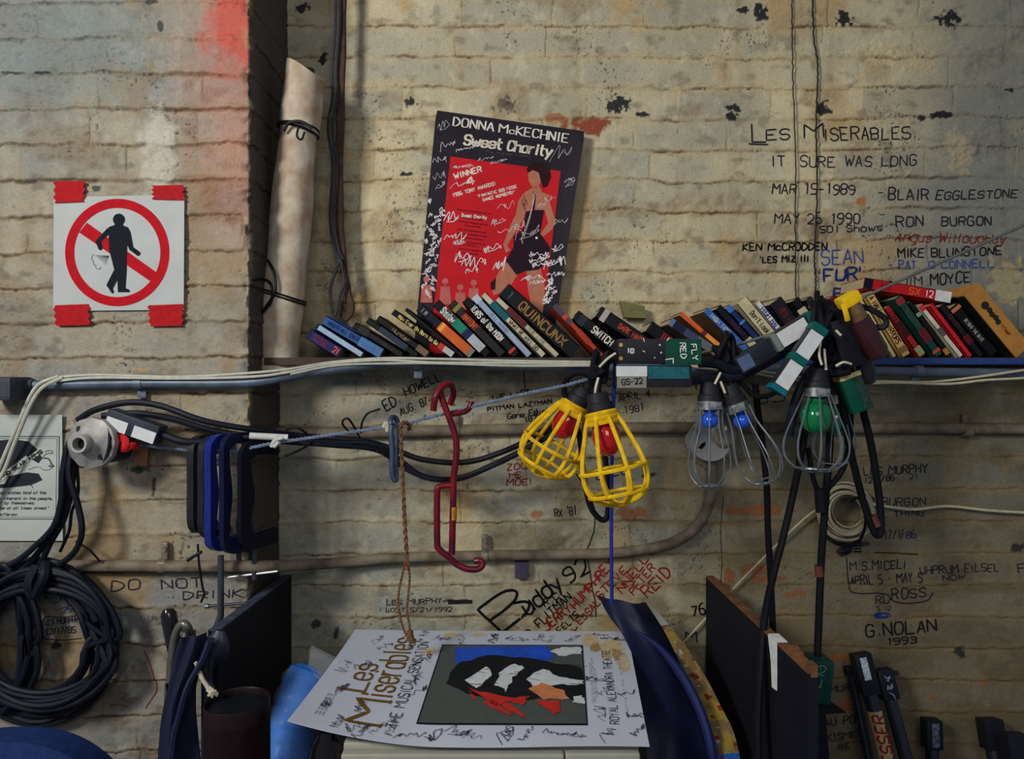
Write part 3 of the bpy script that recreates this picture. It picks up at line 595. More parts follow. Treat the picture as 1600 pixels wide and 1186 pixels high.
I = Ink(); I.stroke([zc(*p) for p in [(700, 545), (690, 620), (660, 720), (628, 800), (635, 830)]], .8); I.stroke([zc(*p) for p in [(705, 560), (672, 700), (640, 800)]], .5); I.disc(*zc(713, 797), 2)
I.build('printed_pearls', wt, OC4, cardb)
PK = [(95, 1050), (200, 1060), (285, 1095), (360, 1070)]
for i, (cx, cy) in enumerate(PK):
    I = Ink(); I.disc(*zc(cx, cy-20), 5, 12); I.poly([zc(*p) for p in [(cx-5, cy-10), (cx+5, cy-10), (cx+5, cy+14), (cx-5, cy+14)]], 2); I.poly([zc(*p) for p in [(cx-26, cy+10), (cx+26, cy+10), (cx+34, cy+110), (cx-34, cy+110)]], 2); I.build('printed_chorus', ink((176, 96, 92)), OC3, cardb)
R = random.Random(4); SG = lambda *a, **k: Ink().scribble(*a, **k).build('signature', ink((222, 218, 220)), OC4, cardb)
for cx, cy, w_, h_, lw in [(190, 165, 70, 50, .5), (215, 275, 90, 34, .8), (170, 360, 80, 40, .7), (165, 450, 70, 40, .5), (170, 500, 60, 30, .5), (330, 290, 140, 16, .9), (270, 500, 80, 40, .7), (300, 395, 120, 20, .5), (850, 320, 110, 60, .4),
        (900, 470, 60, 70, .4), (540, 615, 100, 40, .6), (500, 700, 80, 34, .6), (570, 745, 160, 50, .7), (660, 770, 150, 50, .5), (790, 575, 60, 30, .5), (850, 700, 70, 40, .5), (235, 680, 80, 60, 1.5), (260, 785, 120, 46, 1.3),
        (280, 820, 70, 26, 1.2), (465, 850, 100, 40, 1.1), (300, 900, 90, 60, 1.5), (360, 935, 140, 56, 1.4), (350, 975, 70, 40, 1.2), (505, 950, 60, 90, 1.6), (725, 890, 110, 24, 1.2), (730, 915, 120, 30, 1.3), (745, 945, 110, 24, 1.2),
        (690, 1015, 130, 40, 1.2), (720, 1040, 90, 26, 1.2), (830, 850, 70, 40, 1.1), (860, 910, 40, 80, 1.4), (800, 935, 90, 30, 1.2), (820, 1000, 100, 24, 1.0), (740, 610, 50, 30, .6), (430, 350, 90, 16, .4), (500, 365, 100, 16, .4)]:
    SG(*zc(cx, cy), w_/3.594, h_/3.594, int(cx*7+cy), lw, ang=R.uniform(-.35, .0))
for k in range(26): # clotted initials down both margins
    t = k/25; SG(*zc(160-60*t+R.uniform(-26, 30), 640+t*480), 10, 5, 100+k, 1.5, ang=R.uniform(-1.5, 1.5), n=4)
for k in range(14): SG(*zc(800-20*(k/13)+R.uniform(-24, 24), 1030+k*10), 9, 5, 200+k, 1.4, ang=R.uniform(-1.2, .6), n=4)
for k in range(6): SG(*zc(105+R.uniform(-14, 14), 590+k*75), 5, 8, 300+k, 1.5, ang=R.uniform(-1.5, 1.5), n=3)
# ---------------------------------------------------------------- framed note at the far left
YN = YP-0.006; nd = lambda px, py: np.full_like(px, YN)-0.002*np.cos(py/30.0)**2; S_ = surf(nd)
o = P(30, 845, YN); nt_ = thing('printed_notice', o, 'off-white printed notice with a boxed engraving of a drum, half hidden behind pale cables', 'notice')
mb = MB(); q = [(-80, 648), (97, 648), (98, 845), (-80, 845)]; mb.grid(lambda u, v: S_(*bil(q, u, v)), 8, 12, (0, 0.0008, 0)); ntp = mb.build('paper', mat('notice_paper', (168, 174, 170), .7, var=.06, scale=16), nt_)
I = Ink(); I.stroke([(-80, 682), (93, 682)], 1.1); I.stroke([(92.5, 682), (91, 811)], 1.1); I.stroke([(-80, 811), (91, 811)], 1.1); I.stroke([(-80, 685), (89, 685), (87, 808), (-80, 808)], .5)
dr = []; 
I.poly([(-60, 705), (-20, 690), (20, 686), (45, 690), (58, 702), (66, 716), (60, 724), (40, 712), (0, 742), (-40, 760), (-70, 750)], 3)
I.poly([(14, 744), (42, 738), (60, 740), (66, 750), (48, 758), (14, 762), (-60, 766), (-60, 762), (8, 756)], 3)
I.stroke(chaikin([(66, 716), (72, 708), (84, 709), (80, 703), (70, 706)], 2), 1.0); I.stroke(chaikin([(68, 716), (76, 716), (80, 724), (85, 730), (76, 728)], 2), 1.8); I.stroke(chaikin([(44, 734), (60, 728), (70, 736), (82, 732), (78, 724)], 2), .7)
I.stroke([(44, 752), (52, 763)], .9)
I.build('engraving', ink((40, 42, 50)), on_plane(nd, .0006), ntp)
I = Ink(); I.poly([(-20, 757), (62, 701), (66, 707), (-16, 764)], 3); I.build('ribbon_banner', ink((196, 198, 190)), on_plane(nd, .0011), ntp)
I = Ink(); I.text("KEEP AND BEAR ARMS", -22, 764, 66, 707, 5.2, w=1.7, jit=0); I.build('banner_lettering', ink((20, 20, 24)), on_plane(nd, .0016), ntp)
I = Ink()
for t, x1, y in [("the powers of our states (and of the", 71, 772), ("all power is inherent in the people,", 82, 781), ("exercise it by themselves;", 54, 788), ("duty to be at all times armed.\"", 76, 796), ("Thomas Jefferson", 26, 806)]:
    I.text(t, x1-len(t)*3.35, y, x1, y, 4.4, w=.85, jit=0, slant=.28)
I.build('printed_text', ink((50, 52, 58)), on_plane(nd, .0006), ntp)
# ---------------------------------------------------------------- shelf board on the ledge, and the books
YF = -0.15                                  # plane of the book spines
ZTOP = ZSH+0.014
shelf_wood = mat('dusty_shelf_wood', (70, 58, 50), .8, var=.25, scale=9, bump=.3)
mb = MB().box((0.49, (-0.175-0.004)/2, (ZSH-.002+ZTOP)/2), (2.02, 0.171, ZTOP-ZSH+.002), bev=.001)
sh = thing('wall_shelf', (0.49, -0.09, ZSH), 'long thin wooden shelf along the brick ledge carrying the leaning books', 'shelf')
mb.build('plank', shelf_wood, sh)
MB().box((1.02, -0.1775, ZSH+.006), (0.92, 0.003, 0.012)).build('blue_edge_tape', mat('blue_tape', (42, 66, 128), .5, var=.15), sh)
PAGES = mat('book_pages', (176, 160, 128), .8, var=.12, scale=200)
SPN = on_plane(lambda a, b: np.full_like(a, YF), .0)
# label bits, top-centre px, bottom-centre px, thickness px, colour, [bands (t0,t1,rgb)], (title,t0,t1,rgb,size), depth
BK = [
 ('thick navy paperback with faint orange spine lettering, lowest at the left end', (480, 520), (533, 553), 17, (38, 34, 92), [(.0, .12, (26, 26, 50))], ("SERGO", .2, .6, (112, 44, 60), .5), .105, [("21", .8, .95, (220, 100, 60), .6)]),
 ('slim book with a pale blue-white spine stripe beside the navy paperback', (494, 509), (568, 556), 8, (20, 24, 40), [(.05, .97, (150, 174, 200))], None, .105),
 ('large mid-blue book with faded lettering and a worn white spine edge', (506, 500), (602, 556), 17, (48, 82, 140), [(.62, 1., (70, 110, 160))], ("NIGHTFALL OVER", .08, .6, (26, 44, 92), .45), .12),  # band: paler blue over the lower spine
 ('dull black paperback sunk low against the blue book', (553, 508), (625, 553), 12, (24, 24, 28), [(.1, .3, (44, 42, 44))], ("THE HOLLOW", .35, .9, (70, 74, 84), .4), .105),
 ('black paperback with a grey-blue worn spine, second right of the blue book', (574, 500), (648, 553), 12, (22, 24, 30), [(.25, .8, (40, 54, 74))], None, .105),  # band: grey-blue along the middle of the spine
 ('black paperback with tan script and a tan foot on its spine', (590, 497), (668, 554), 13, (26, 24, 24), [(.78, .98, (110, 92, 70))], ("Hunter", .3, .62, (140, 126, 96), .6), .105),
 ('black paperback with bold pale yellow title and a red and white foot', (614, 487), (704, 552), 17, (14, 14, 18), [(.76, .84, (190, 60, 36)), (.84, .99, (176, 178, 178))], ("Now Ever On Born to Go", .10, .74, (226, 206, 128), .62), .11),
 ('plain black paperback peeping up behind the yellow-titled one', (634, 483), (716, 551), 11, (20, 20, 26), [], None, .1),
 ('black paperback with an orange panel on the lower spine', (655, 480), (735, 551), 19, (24, 26, 38), [(.38, .93, (196, 92, 40)), (.40, .46, (220, 150, 60)), (.93, 1., (120, 110, 100))], ("I N", .06, .14, (150, 150, 160), .5), .11),
 ('paperback with black, teal green and white blocks along its spine', (681, 473), (759, 551), 15, (16, 16, 22), [(.12, .36, (60, 66, 70)), (.36, .55, (28, 120, 100)), (.55, .66, (30, 36, 70)), (.66, .90, (170, 172, 180))], ("Shadow", .13, .35, (210, 206, 196), .75), .11),
 ('dark brown paperback with orange title', (705, 473), (782, 551), 15, (40, 36, 38), [(.08, .14, (120, 120, 60))], ("ANTONY", .24, .5, (200, 84, 38), .7), .11),
 ('black paperback with white capitals and a small red dot at the foot', (727, 468), (803, 551), 14, (18, 18, 24), [(.90, .94, (190, 60, 40))], ("TEARS of the MOON", .14, .72, (214, 212, 206), .72), .11),
 ('pale silver-blue hardback, tallest pale spine left of the middle', (741, 463), (826, 554), 12, (146, 160, 184), [(.0, .1, (176, 186, 200))], ("STILL WATERS", .3, .6, (110, 122, 150), .4), .104),
 ('cream paperback with a teal band and black capitals', (755, 460), (848, 554), 13, (186, 178, 150), [(.14, .40, (20, 88, 104))], ("WHAT WE WILL DO", .44, .90, (40, 36, 30), .6), .11),
 ('cream paperback with a dark red band beside the big black tome', (777, 467), (870, 555), 12, (180, 172, 146), [(.17, .48, (92, 32, 40))], ("THE LINE", .52, .8, (110, 100, 84), .5), .11),
 ('very thick black book with large gold capitals', (787, 452), (899, 551), 26, (20, 22, 30), [(.0, .01, (40, 40, 48))], ("QUINCUNX", .24, .86, (150, 112, 58), .58), .100, [("1", .06, .12, (56, 96, 100), .5)]),
 ('red-orange paperback slipping down right of the thick black book', (866, 477), (940, 556), 11, (178, 58, 40), [(.0, .2, (72, 66, 78)), (.2, .26, (190, 70, 50)), (.26, .36, (80, 70, 78)), (.5, .75, (160, 56, 36))], None, .105),
 ('black paperback with bold white capitals reading a one-word title', (899, 492), (972, 549), 22, (22, 22, 28), [(.08, .2, (42, 48, 56))], ("SWITCH", .36, .74, (224, 218, 198), .62), .11),
 ('black paperback with orange lettering over the one-word title', (935, 487), (1012, 538), 22, (28, 22, 32), [(.06, .14, (170, 160, 160))], ("DARK HARBOR", .34, .82, (206, 84, 50), .42), .11),
 ('short thick black paperback with blurred red lettering', (1014, 510), (1062, 545), 22, (20, 20, 26), [], ("THORNE", .35, .85, (180, 42, 44), .55), .115),
 ('navy paperback with a grey worn foot left of the orange spine', (1047, 502), (1117, 549), 18, (98, 78, 58), [(.0, 1., (30, 32, 60)), (.0, .08, (96, 110, 150)), (.55, 1., (98, 100, 108)), (.3, .55, (60, 64, 96))], None, .12),
 ('thin bright orange paperback', (1064, 490), (1127, 543), 10, (104, 76, 54), [(.0, 1., (206, 88, 42)), (.42, .5, (92, 44, 40)), (.5, 1., (222, 140, 56))], None, .12),
 ('slim bright blue paperback with white lettering', (1103, 484), (1163, 543), 10, (100, 72, 54), [(.0, 1., (52, 100, 170))], ("HIGH TIDE", .12, .5, (214, 214, 196), .6), .12),
 ('black paperback with a cream block low on the spine', (1122, 480), (1180, 543), 12, (22, 22, 32), [(.66, .9, (190, 176, 140))], ("NIGHT", .3, .6, (90, 44, 84), .5), .11),
 ('slim navy and sky blue paperback', (1137, 479), (1196, 543), 10, (28, 48, 98), [(.0, .1, (60, 110, 180)), (.3, .34, (80, 120, 180))], None, .11),
 ('cream hardback with black capitals, thickest pale spine in the middle', (1159, 469), (1220, 543), 20, (192, 180, 146), [], ("Don't Look Down", .22, .82, (50, 44, 38), .42), .12),
 ('thin white paperback with blue capitals and a red foot', (1184, 473), (1238, 540), 10, (206, 206, 204), [(.56, .70, (196, 60, 48))], ("HIGH BALL", .1, .52, (36, 56, 130), .85), .11),
 ('thick black paperback with dim red lettering', (1211, 470), (1262, 538), 23, (26, 28, 36), [], ("RED HORSE", .15, .6, (118, 34, 40), .38), .115),
 ('black paperback with a cream slip on the spine', (1242, 468), (1290, 540), 14, (18, 20, 26), [(.16, .46, (188, 176, 140))], None, .11),
 ('dark grey paperback behind the bundle of cords', (1262, 466), (1308, 540), 13, (36, 36, 40), [(.1, .16, (90, 90, 90))], None, .11),
 ('black paperback with a red spot, behind the cord bundle', (1280, 464), (1326, 540), 12, (20, 20, 24), [(.12, .22, (200, 50, 44)), (.05, .1, (210, 190, 150))], None, .11),
 ('maroon paperback under the yellow-capped lamp', (1300, 464), (1346, 540), 13, (92, 26, 34), [(.1, .2, (190, 40, 44))], None, .11),
 ('black hardback hidden under the brown lamp handle', (1322, 462), (1378, 548), 16, (24, 24, 28), [], None, .11),
 ('cream paperback whose foot shows under the brown handle', (1340, 462), (1397, 556), 8, (196, 180, 132), [], None, .11),
 ('tan hardback with large black capitals', (1357, 458), (1418, 558), 19, (198, 160, 98), [(.86, .95, (128, 100, 62))], ("A HALL OF MIRRORS", .06, .80, (38, 32, 28), .6), .12),
 ('red and black paperback beside the tan hardback', (1386, 480), (1440, 553), 14, (156, 36, 36), [(.3, .6, (52, 22, 28)), (.82, .98, (150, 150, 110))], ("EDGE", .1, .3, (28, 22, 24), .6), .11),
 ('thick dark green hardback with a red title plate', (1402, 464), (1469, 557), 19, (20, 66, 56), [(.03, .12, (140, 44, 44)), (.56, .76, (98, 30, 44)), (.9, .95, (180, 70, 56))], ("RIVER", .2, .5, (120, 66, 52), .35), .12),
 ('black paperback with a gold patch at its foot', (1421, 472), (1484, 557), 11, (26, 26, 26), [(.86, .96, (168, 118, 50)), (.2, .26, (120, 150, 120))], None, .11),
 ('thin cream-white paperback between black and red spines', (1438, 477), (1503, 558), 8, (204, 198, 172), [(.45, .6, (90, 80, 80)), (.0, .1, (190, 50, 48))], None, .11),
 ('thin plain bright red paperback', (1455, 476), (1518, 559), 8, (198, 32, 44), [], None, .11),
 ('black paperback with dim red lettering right of the red spine', (1471, 477), (1534, 557), 11, (28, 28, 32), [(.6, .75, (92, 26, 34))], ("OMEN", .2, .5, (96, 50, 46), .5), .11),
 ('thick black paperback with small white lettering, next to the big tan box', (1490, 478), (1556, 557), 18, (20, 20, 24), [(.03, .09, (196, 110, 80))], ("BEYOND THE GATE", .28, .72, (186, 186, 180), .3), .115),
]
def make_book(i, b):
    lab, c1, c2, t, col, bands, title, dep = b[:8]; more = b[8] if len(b) > 8 else []
    Yf = YF-0.0015*(i % 3)
    A, B = P(*c1, Yf), P(*c2, Yf); T = mm(t, Yf); ax = (B-A).normalized(); nr = Vector((ax.z, 0, -ax.x))   # nr: across the spine
    if nr.z < 0: nr = -nr
    # slide the foot along the axis until the lowest corner just meets the shelf
    low = lambda X_: X_.z-abs(nr.z)*T/2
    L = (B-A).length; L = (A.z-abs(nr.z)*T/2-ZTOP-0.0004)/abs(ax.z)
    L = min(max(L, .08), .21); B = A+ax*L
    dz = ZTOP+0.0004-low(B); A.z += dz; B.z += dz
    root = thing('book', (B.x, Yf+dep/2, ZTOP), lab, 'book', 'books leaning along the shelf')
    cv = mat('book_cover_%d_%d_%d' % col, col, .55, var=.12, scale=40, spec=.35); ct = min(.0016, T*.12); D = Vector((0, dep, 0))
    q = lambda s, n, y: A+ax*s+nr*n+Vector((0, y, 0))
    mb = MB()
    for n0, n1, y0, y1 in [(-T/2, -T/2+ct, 0, dep), (T/2-ct, T/2, 0, dep), (-T/2, T/2, 0, ct)]:
        mb.add([q(s, n, y) for s in (0, L) for n in (n0, n1) for y in (y0, y1)], [(0, 1, 3, 2), (4, 6, 7, 5), (0, 4, 5, 1), (2, 3, 7, 6), (0, 2, 6, 4), (1, 5, 7, 3)])
    cvo = mb.build('cover', cv, root)
    mb = MB(); m_ = .0015
    mb.add([q(s, n, y) for s in (m_, L-m_) for n in (-T/2+ct, T/2-ct) for y in (ct, dep-.003)], [(0, 1, 3, 2), (4, 6, 7, 5), (0, 4, 5, 1), (2, 3, 7, 6), (0, 2, 6, 4), (1, 5, 7, 3)]); mb.build('pages', PAGES, root)
    mp = lambda off: (lambda a: np.stack([A.x+ax.x*a[:, 0]+nr.x*a[:, 1], np.full(len(a), Yf-off), A.z+ax.z*a[:, 0]+nr.z*a[:, 1]], 1))
    if bands:
        for t0, t1, c in bands:
            I = Ink(); I.poly([(t0*L, -T/2), (t1*L, -T/2), (t1*L, T/2), (t0*L, T/2)], .02); I.build('spine_panel', mat('book_print_%d_%d_%d' % c, c, .55, var=.1, scale=60, spec=.35), mp(.0003+.0002*(bands.index((t0, t1, c)) > 0)), cvo)
    for tt in ([title] if title else [])+list(more):
        s, t0, t1, c, h = tt; I = Ink(); hh = T*h
        I.text(s, t0*L, hh/2, t1*L, hh/2, hh, w=hh*.17, jit=0, seed=i)
        I.v = [(a, -b_) for a, b_ in I.v]; I.build('spine_title', ink(c), mp(.0007), cvo)
    return root
# thin each spine just enough that neighbours do not run into each other
ts = [float(b[3]) for b in BK]
for _ in range(3):
    for i in range(len(BK)-1):
        a, b = BK[i], BK[i+1]; d = []
        for k in (0, 1):
            ax = np.array(a[2])-np.array(a[1]); l = np.hypot(*ax); nn = np.array([ax[1], -ax[0]])/l
            d.append(abs(np.dot(np.array(b[1+k])-np.array(a[1+k]), nn)))
        lim = min(d[1], d[0]+.5)*.92
        if ts[i]+ts[i+1] > 2*lim:
            f_ = 2*lim/(ts[i]+ts[i+1]); ts[i] *= max(f_, .78); ts[i+1] *= max(f_, .78)
for i, b in enumerate(BK): make_book(i, b[:3]+(max(6.0, ts[i]),)+b[4:])
# red paperback lying tilted across the tops, and the big tan slipcase at the end
Yr = YF+.004; A, B = P(1350, 442, Yr), P(1486, 465, Yr); ax = (B-A).normalized(); up = Vector((-ax.z, 0, ax.x)); L = (B-A).length; T = mm(17, Yr)
def slab(mb, a0, a1, n0, n1, y0, y1): mb.add([A+ax*s+up*n+Vector((0, y, 0)) for s in (a0, a1) for n in (n0, n1) for y in (y0, y1)], [(0, 1, 3, 2), (4, 6, 7, 5), (0, 4, 5, 1), (2, 3, 7, 6), (0, 2, 6, 4), (1, 5, 7, 3)])
rb = thing('book', (A+B)/2, 'red paperback lying flat and tilted on top of the row, white sticker at its end', 'book')
mb = MB(); slab(mb, 0, L, -T/2, -T/2+.0012, 0, .11); slab(mb, 0, L, T/2-.0012, T/2, 0, .11); slab(mb, 0, L, -T/2, T/2, 0, .0012); rbc = mb.build('cover', mat('book_cover_red_flat', (182, 28, 34), .5, spec=.35), rb)
mb = MB(); slab(mb, .001, L-.001, -T/2+.0012, T/2-.0012, .0012, .107); mb.build('pages', PAGES, rb)
mp = lambda off: (lambda a: np.stack([A.x+ax.x*a[:, 0]+up.x*a[:, 1], np.full(len(a), Yr-off), A.z+ax.z*a[:, 0]+up.z*a[:, 1]], 1))
I = Ink().poly([(L*.82, -T/2), (L, -T/2), (L, T/2), (L*.82, T/2)], .02); I.build('white_sticker', ink((206, 208, 206)), mp(.0004), rbc)
I = Ink().poly([(0, -T/2), (L*.1, -T/2), (L*.1, T/2), (0, T/2)], .02); I.build('spine_panel', ink((20, 22, 34)), mp(.0004), rbc)
I = Ink().text("NO", L*.2, T*.28, L*.3, T*.28, T*.55, w=.0022, jit=0); I.v = [(a, -b+0) for a, b in I.v]; I.build('spine_title', ink((92, 18, 26)), mp(.0008), rbc)
I = Ink().text("SX", L*.52, T*.3, L*.64, T*.3, T*.6, w=.0014, jit=0); I.v = [(a, -b) for a, b in I.v]; I.build('spine_title', ink((220, 130, 50)), mp(.0008), rbc)
I = Ink().text("12", L*.7, T*.3, L*.79, T*.3, T*.6, w=.002, jit=0); I.v = [(a, -b) for a, b in I.v]; I.build('spine_title', ink((232, 226, 220)), mp(.0008), rbc)
bc1, bc2 = (1518, 452), (1606, 558)
A, B = P(*bc1, YF-.012), P(*bc2, YF-.012); ax = (B-A).normalized(); nr = Vector((-ax.z, 0, ax.x)); T = .040
L = (A.z-abs(nr.z)*T/2-ZTOP-.0004)/abs(ax.z); B = A+ax*L
bx_ = thing('slipcase', (B.x, -0.1, ZTOP), 'big tan slipcase with black sides and a dark round emblem, ending the row', 'box')
q = lambda s, n, y: A+ax*s+nr*n+Vector((0, y, 0))
mb = MB().add([q(s, n, y) for s in (0, L) for n in (-T/2, T/2) for y in (0, .135)], [(0, 1, 3, 2), (4, 6, 7, 5), (0, 4, 5, 1), (2, 3, 7, 6), (0, 2, 6, 4), (1, 5, 7, 3)])
cso = mb.build('case', mat('slipcase_tan', (176, 122, 58), .6, var=.14, scale=22), bx_)
for n_ in (-T/2-.0006, T/2+.0006):
    MB().add([q(.002, n_, .002), q(L-.001, n_, .002), q(L-.001, n_, .134), q(.002, n_, .134)], [(0, 1, 2, 3)]).build('side_panel', mat('slipcase_black', (26, 26, 30), .5), bx_)
mp = lambda off: (lambda a: np.stack([A.x+ax.x*a[:, 0]+nr.x*a[:, 1], np.full(len(a), YF-.012-off), A.z+ax.z*a[:, 0]+nr.z*a[:, 1]], 1))
I = Ink(); I.disc(L*.26, 0, .0085, 18)
for k in range(4): I.disc(L*(.34+k*.06), .001*(-1)**k, .0062, 12)
I.build('emblem', ink((40, 44, 40)), mp(.0006), cso); I = Ink(); I.scribble(L*.66, 0, L*.16, .009, 5, .0012, n=8); I.build('small_print', ink((150, 92, 44)), mp(.0006), cso)
# little olive card stuck to the wall above the shelf
oc = MB(); pts = [P(969, 470, -.03), P(1007, 478, -.03), P(1010, 497, -.03), P(976, 496, -.03)]; oc.prism(pts, (0, .018, -.002))
single('folded_card', oc, mat('olive_card', (112, 108, 70), .6, var=.15), 'small olive green folded card sticking out above the books', 'card', smooth=False)

# ---------------------------------------------------------------- rolled bundle of old canvas in the corner
rollm = mat('roll_canvas', (200, 190, 174), .8, var=.0, scale=22, bump=.5, var2=(160, 136, 112)); 
tie = mat('black_tie_wire', (20, 21, 26), .5, spec=.4)
Yr = -.125
rp = [(432, 578), (434, 560), (438, 500), (446, 430), (454, 350), (461, 260), (470, 180), (477, 112)]; pth = smooth_path([P(a, b, Yr) for a, b in rp], 8)
def rr_(t): return mm(1, Yr)*(34-5.0*t+ (3.5*(1-t/.06) if t < .06 else 0)+1.2*math.sin(t*23)+ (-2.2 if abs(t-.80) < .02 else 0))
roll = thing('canvas_roll', pth[0], 'tall off-white roll of old canvas leaning in the corner, tied with black wire', 'roll')
mb = MB(); mb.tube(pth, lambda t: rr_(t), 20, cap=True)
R = random.Random(3)
mb.v = [(v[0]+.0012*math.sin(v[2]*21+v[1]*160), v[1], v[2]+(.022*(-(v[0]-pth[-1].x)/.04) if v[2] > pth[-1].z-.01 else 0)+(.004*math.sin(v[0]*420) if v[2] < pth[0].z+.006 else 0)) for v in mb.v]
mb.build('rolled_sheet', rollm, roll, smooth=True)
mb = MB(); mb.tube([pth[-1]+Vector((0, 0, -.006)), pth[-1]+Vector((0, 0, .004))], .020, 14); mb.build('roll_core', mat('dark_roll_core', (60, 44, 36), .9), roll)
def loop_round(c, r, tilt, n=28, dy=0.0): return [Vector((c.x+r*math.cos(2*PI*k/n), c.y+r*math.sin(2*PI*k/n)+dy, c.z-tilt*math.cos(2*PI*k/n)*r)) for k in range(n)]
c_ = P(466, 205, Yr)
mb = MB(); mb.tube(loop_round(c_, .0425, .25), .0026, 6, closed=True); mb.tube(loop_round(c_+Vector((0, 0, .006)), .0425, .1), .0024, 6, closed=True)
mb.tube([P(443, 205, Yr-.045), P(452, 192, Yr-.05), P(470, 190, Yr-.052), P(488, 200, Yr-.05)], .0034, 6, n=5); mb.tube([P(467, 196, Yr-.05), P(464, 212, Yr-.054), P(471, 218, Yr-.054), P(476, 206, Yr-.052)], .0024, 6, n=5)
mb.build('tie_wire', tie, roll, smooth=True)
c_ = P(443, 462, Yr)
mb = MB(); mb.tube(loop_round(c_, .0465, .30), .0022, 6, closed=True); mb.tube(loop_round(c_+Vector((0, 0, -.006)), .0465, .30), .0022, 6, closed=True)
mb.tube([P(418, 406, Yr-.045), P(428, 425, Yr-.052), P(430, 455, Yr-.055), P(415, 480, Yr-.05), P(408, 490, Yr-.045)], .003, 6, n=6)
mb.tube([P(396, 438, YP+.02), P(412, 436, Yr-.04), P(424, 445, Yr-.055), P(424, 470, Yr-.055), P(412, 486, Yr-.05)], .0026, 6, n=6)
mb.build('tie_wire', tie, roll, smooth=True)
# ---------------------------------------------------------------- old hanging strap and looped cord
strap = mat('brown_strap', (74, 56, 48), .9, var=.3, scale=50, bump=.5)
pts = [P(a, b, -.055) for a, b in [(535, -40), (534, 60), (532, 180), (530, 300), (535, 400), (542, 450), (549, 482), (541, 497), (535, 488), (532, 470)]]
mb = MB(); mb.tube(pts, lambda t: .0105*(1-.35*t)*(1+.08*math.sin(t*60)), 8, n=8, flat=.6); single('hanging_strap', mb, strap, 'dark brown frayed strap hanging down the wall beside the canvas roll', 'strap')
cord = mat('grey_black_cord', (52, 52, 56), .6, var=.3, scale=70)
pts = [P(a, b, -.07) for a, b in [(524, -40), (524, 40), (519, 110), (520, 150), (513, 200), (520, 260), (516, 340), (523, 390), (530, 405), (522, 430), (516, 455), (520, 490), (526, 488), (530, 465), (538, 440), (532, 405)]]
mb = MB(); mb.tube(pts, .0036, 7, n=8); mb.tube([p+Vector((.008, .004, 0)) for p in pts[:9]], .0036, 7, n=8); single('looped_cable', mb, cord, 'thin dark cord looped down the front of the brown strap', 'cord')
# two thin strings running down the brick on the right
stg = mat('thin_dark_string', (34, 32, 34), .8)
for k, (ps, lab) in enumerate([([(1237, -30), (1238, 60), (1240, 150), (1243, 250), (1243, 360), (1244, 468)], 'left of two thin dark strings hanging down the brick'), ([(1268, -30), (1272, 60), (1278, 110), (1275, 200), (1277, 300), (1273, 400), (1275, 430), (1273, 466)], 'right of two thin dark strings hanging down the brick')]):
    R = random.Random(k); sp_ = smooth_path([P(a, b, -.010) for a, b in ps], 14); sp_ = [p+Vector((R.uniform(-.0012, .0012), R.uniform(-.001, .001), 0)) for p in sp_]; mb = MB(); mb.tube(sp_, .0015 if k == 0 else .0019, 6); single('string', mb, stg, lab, 'string', 'thin strings on the wall')
# ---------------------------------------------------------------- conduits and pipes
grayc = mat('blue_grey_conduit', (80, 94, 112), .45, .2, var=.3, scale=30, spec=.5)
oldp = mat('painted_old_pipe', (118, 108, 94), .6, var=.25, scale=26, bump=.25, var2=(84, 72, 60))
mb = MB()
cp = [P(-60, 603, YP-.022), P(40, 602, YP-.022), P(210, 599, YP-.022), P(385, 598, YP-.022), P(450, 588, YP-.010), P(530, 576, -.215), P(610, 568, -.200), P(700, 569, -.197), P(940, 574, -.197), P(1150, 576, -.197), P(1600, 584, -.197), P(1760, 587, -.197)]
cpath = smooth_path(cp, 8); mb.tube(cpath, .0095, 12)
con = thing('electrical_conduit', cp[1], 'blue-grey metal conduit bending along the pier and the front of the shelf', 'pipe'); mb.build('conduit_tube', grayc, con, smooth=True)
mb = MB(); mb.box(P(6, 607, YP-.04), (.075, .07, .045), bev=.008); mb.tube([P(34, 604, YP-.022), P(54, 603, YP-.022)], .0135, 12); mb.build('junction_box', mat('dark_grey_box', (58, 62, 72), .6, bump=.4), con)
for px, py, Y in [(217, 599, YP-.022), (652, 569, -.198), (1435, 580, -.197)]:
    mb = MB(); c = P(px, py, Y); mb.tube([c+Vector((-.008, 0, 0)), c+Vector((.008, 0, 0))], .0112, 12); b = c+Vector((0, .012, -.019)); mb.box(b, (.017, .004, .020), bev=.001)
    mb.build('pipe_strap', mat('zinc_strap', (150, 154, 158) if px == 652 else (92, 102, 118), .5, .3), con, smooth=True)
def pipe(name, pts, r, m, lab, cat, coup=(), seg=12, n=8):
    t = thing(name, pts[0], lab, cat); MB().tube(pts, r, seg, n=n).build('pipe_tube', m, t, smooth=True)
    return t
pm = [P(430, 676, YL-.016), P(600, 675, YL-.016), P(830, 670, YL-.016), P(1100, 668, YL-.016), P(1600, 670, YL-.016), P(1780, 671, YL-.016)]
t = pipe('wall_pipe', pm, .0125, oldp, 'upper of two paint-covered pipes running level across the lower wall', 'pipe')
for px in (1510, 712):
    mb = MB(); c = P(px, 672, YL-.016); mb.tube([c+Vector((-.009, 0, 0)), c+Vector((.009, 0, 0))], .0150, 12); mb.box(c+Vector((0, .006, .024)), (.014, .012, .022), bev=.002); mb.build('pipe_clip', oldp, t, smooth=True)
pl_ = [P(-60, 885, YP-.018), P(120, 884, YP-.018), P(380, 885, YP-.018), P(440, 884, YP+.03), P(520, 880, YL-.045), P(620, 872, YL-.022), P(760, 868, YL-.020), P(900, 866, YL-.020), P(980, 862, YL-.020), P(1050, 848, YL-.020), P(1092, 818, YL-.020), P(1110, 775, YL-.020), P(1112, 715, YL-.020)]
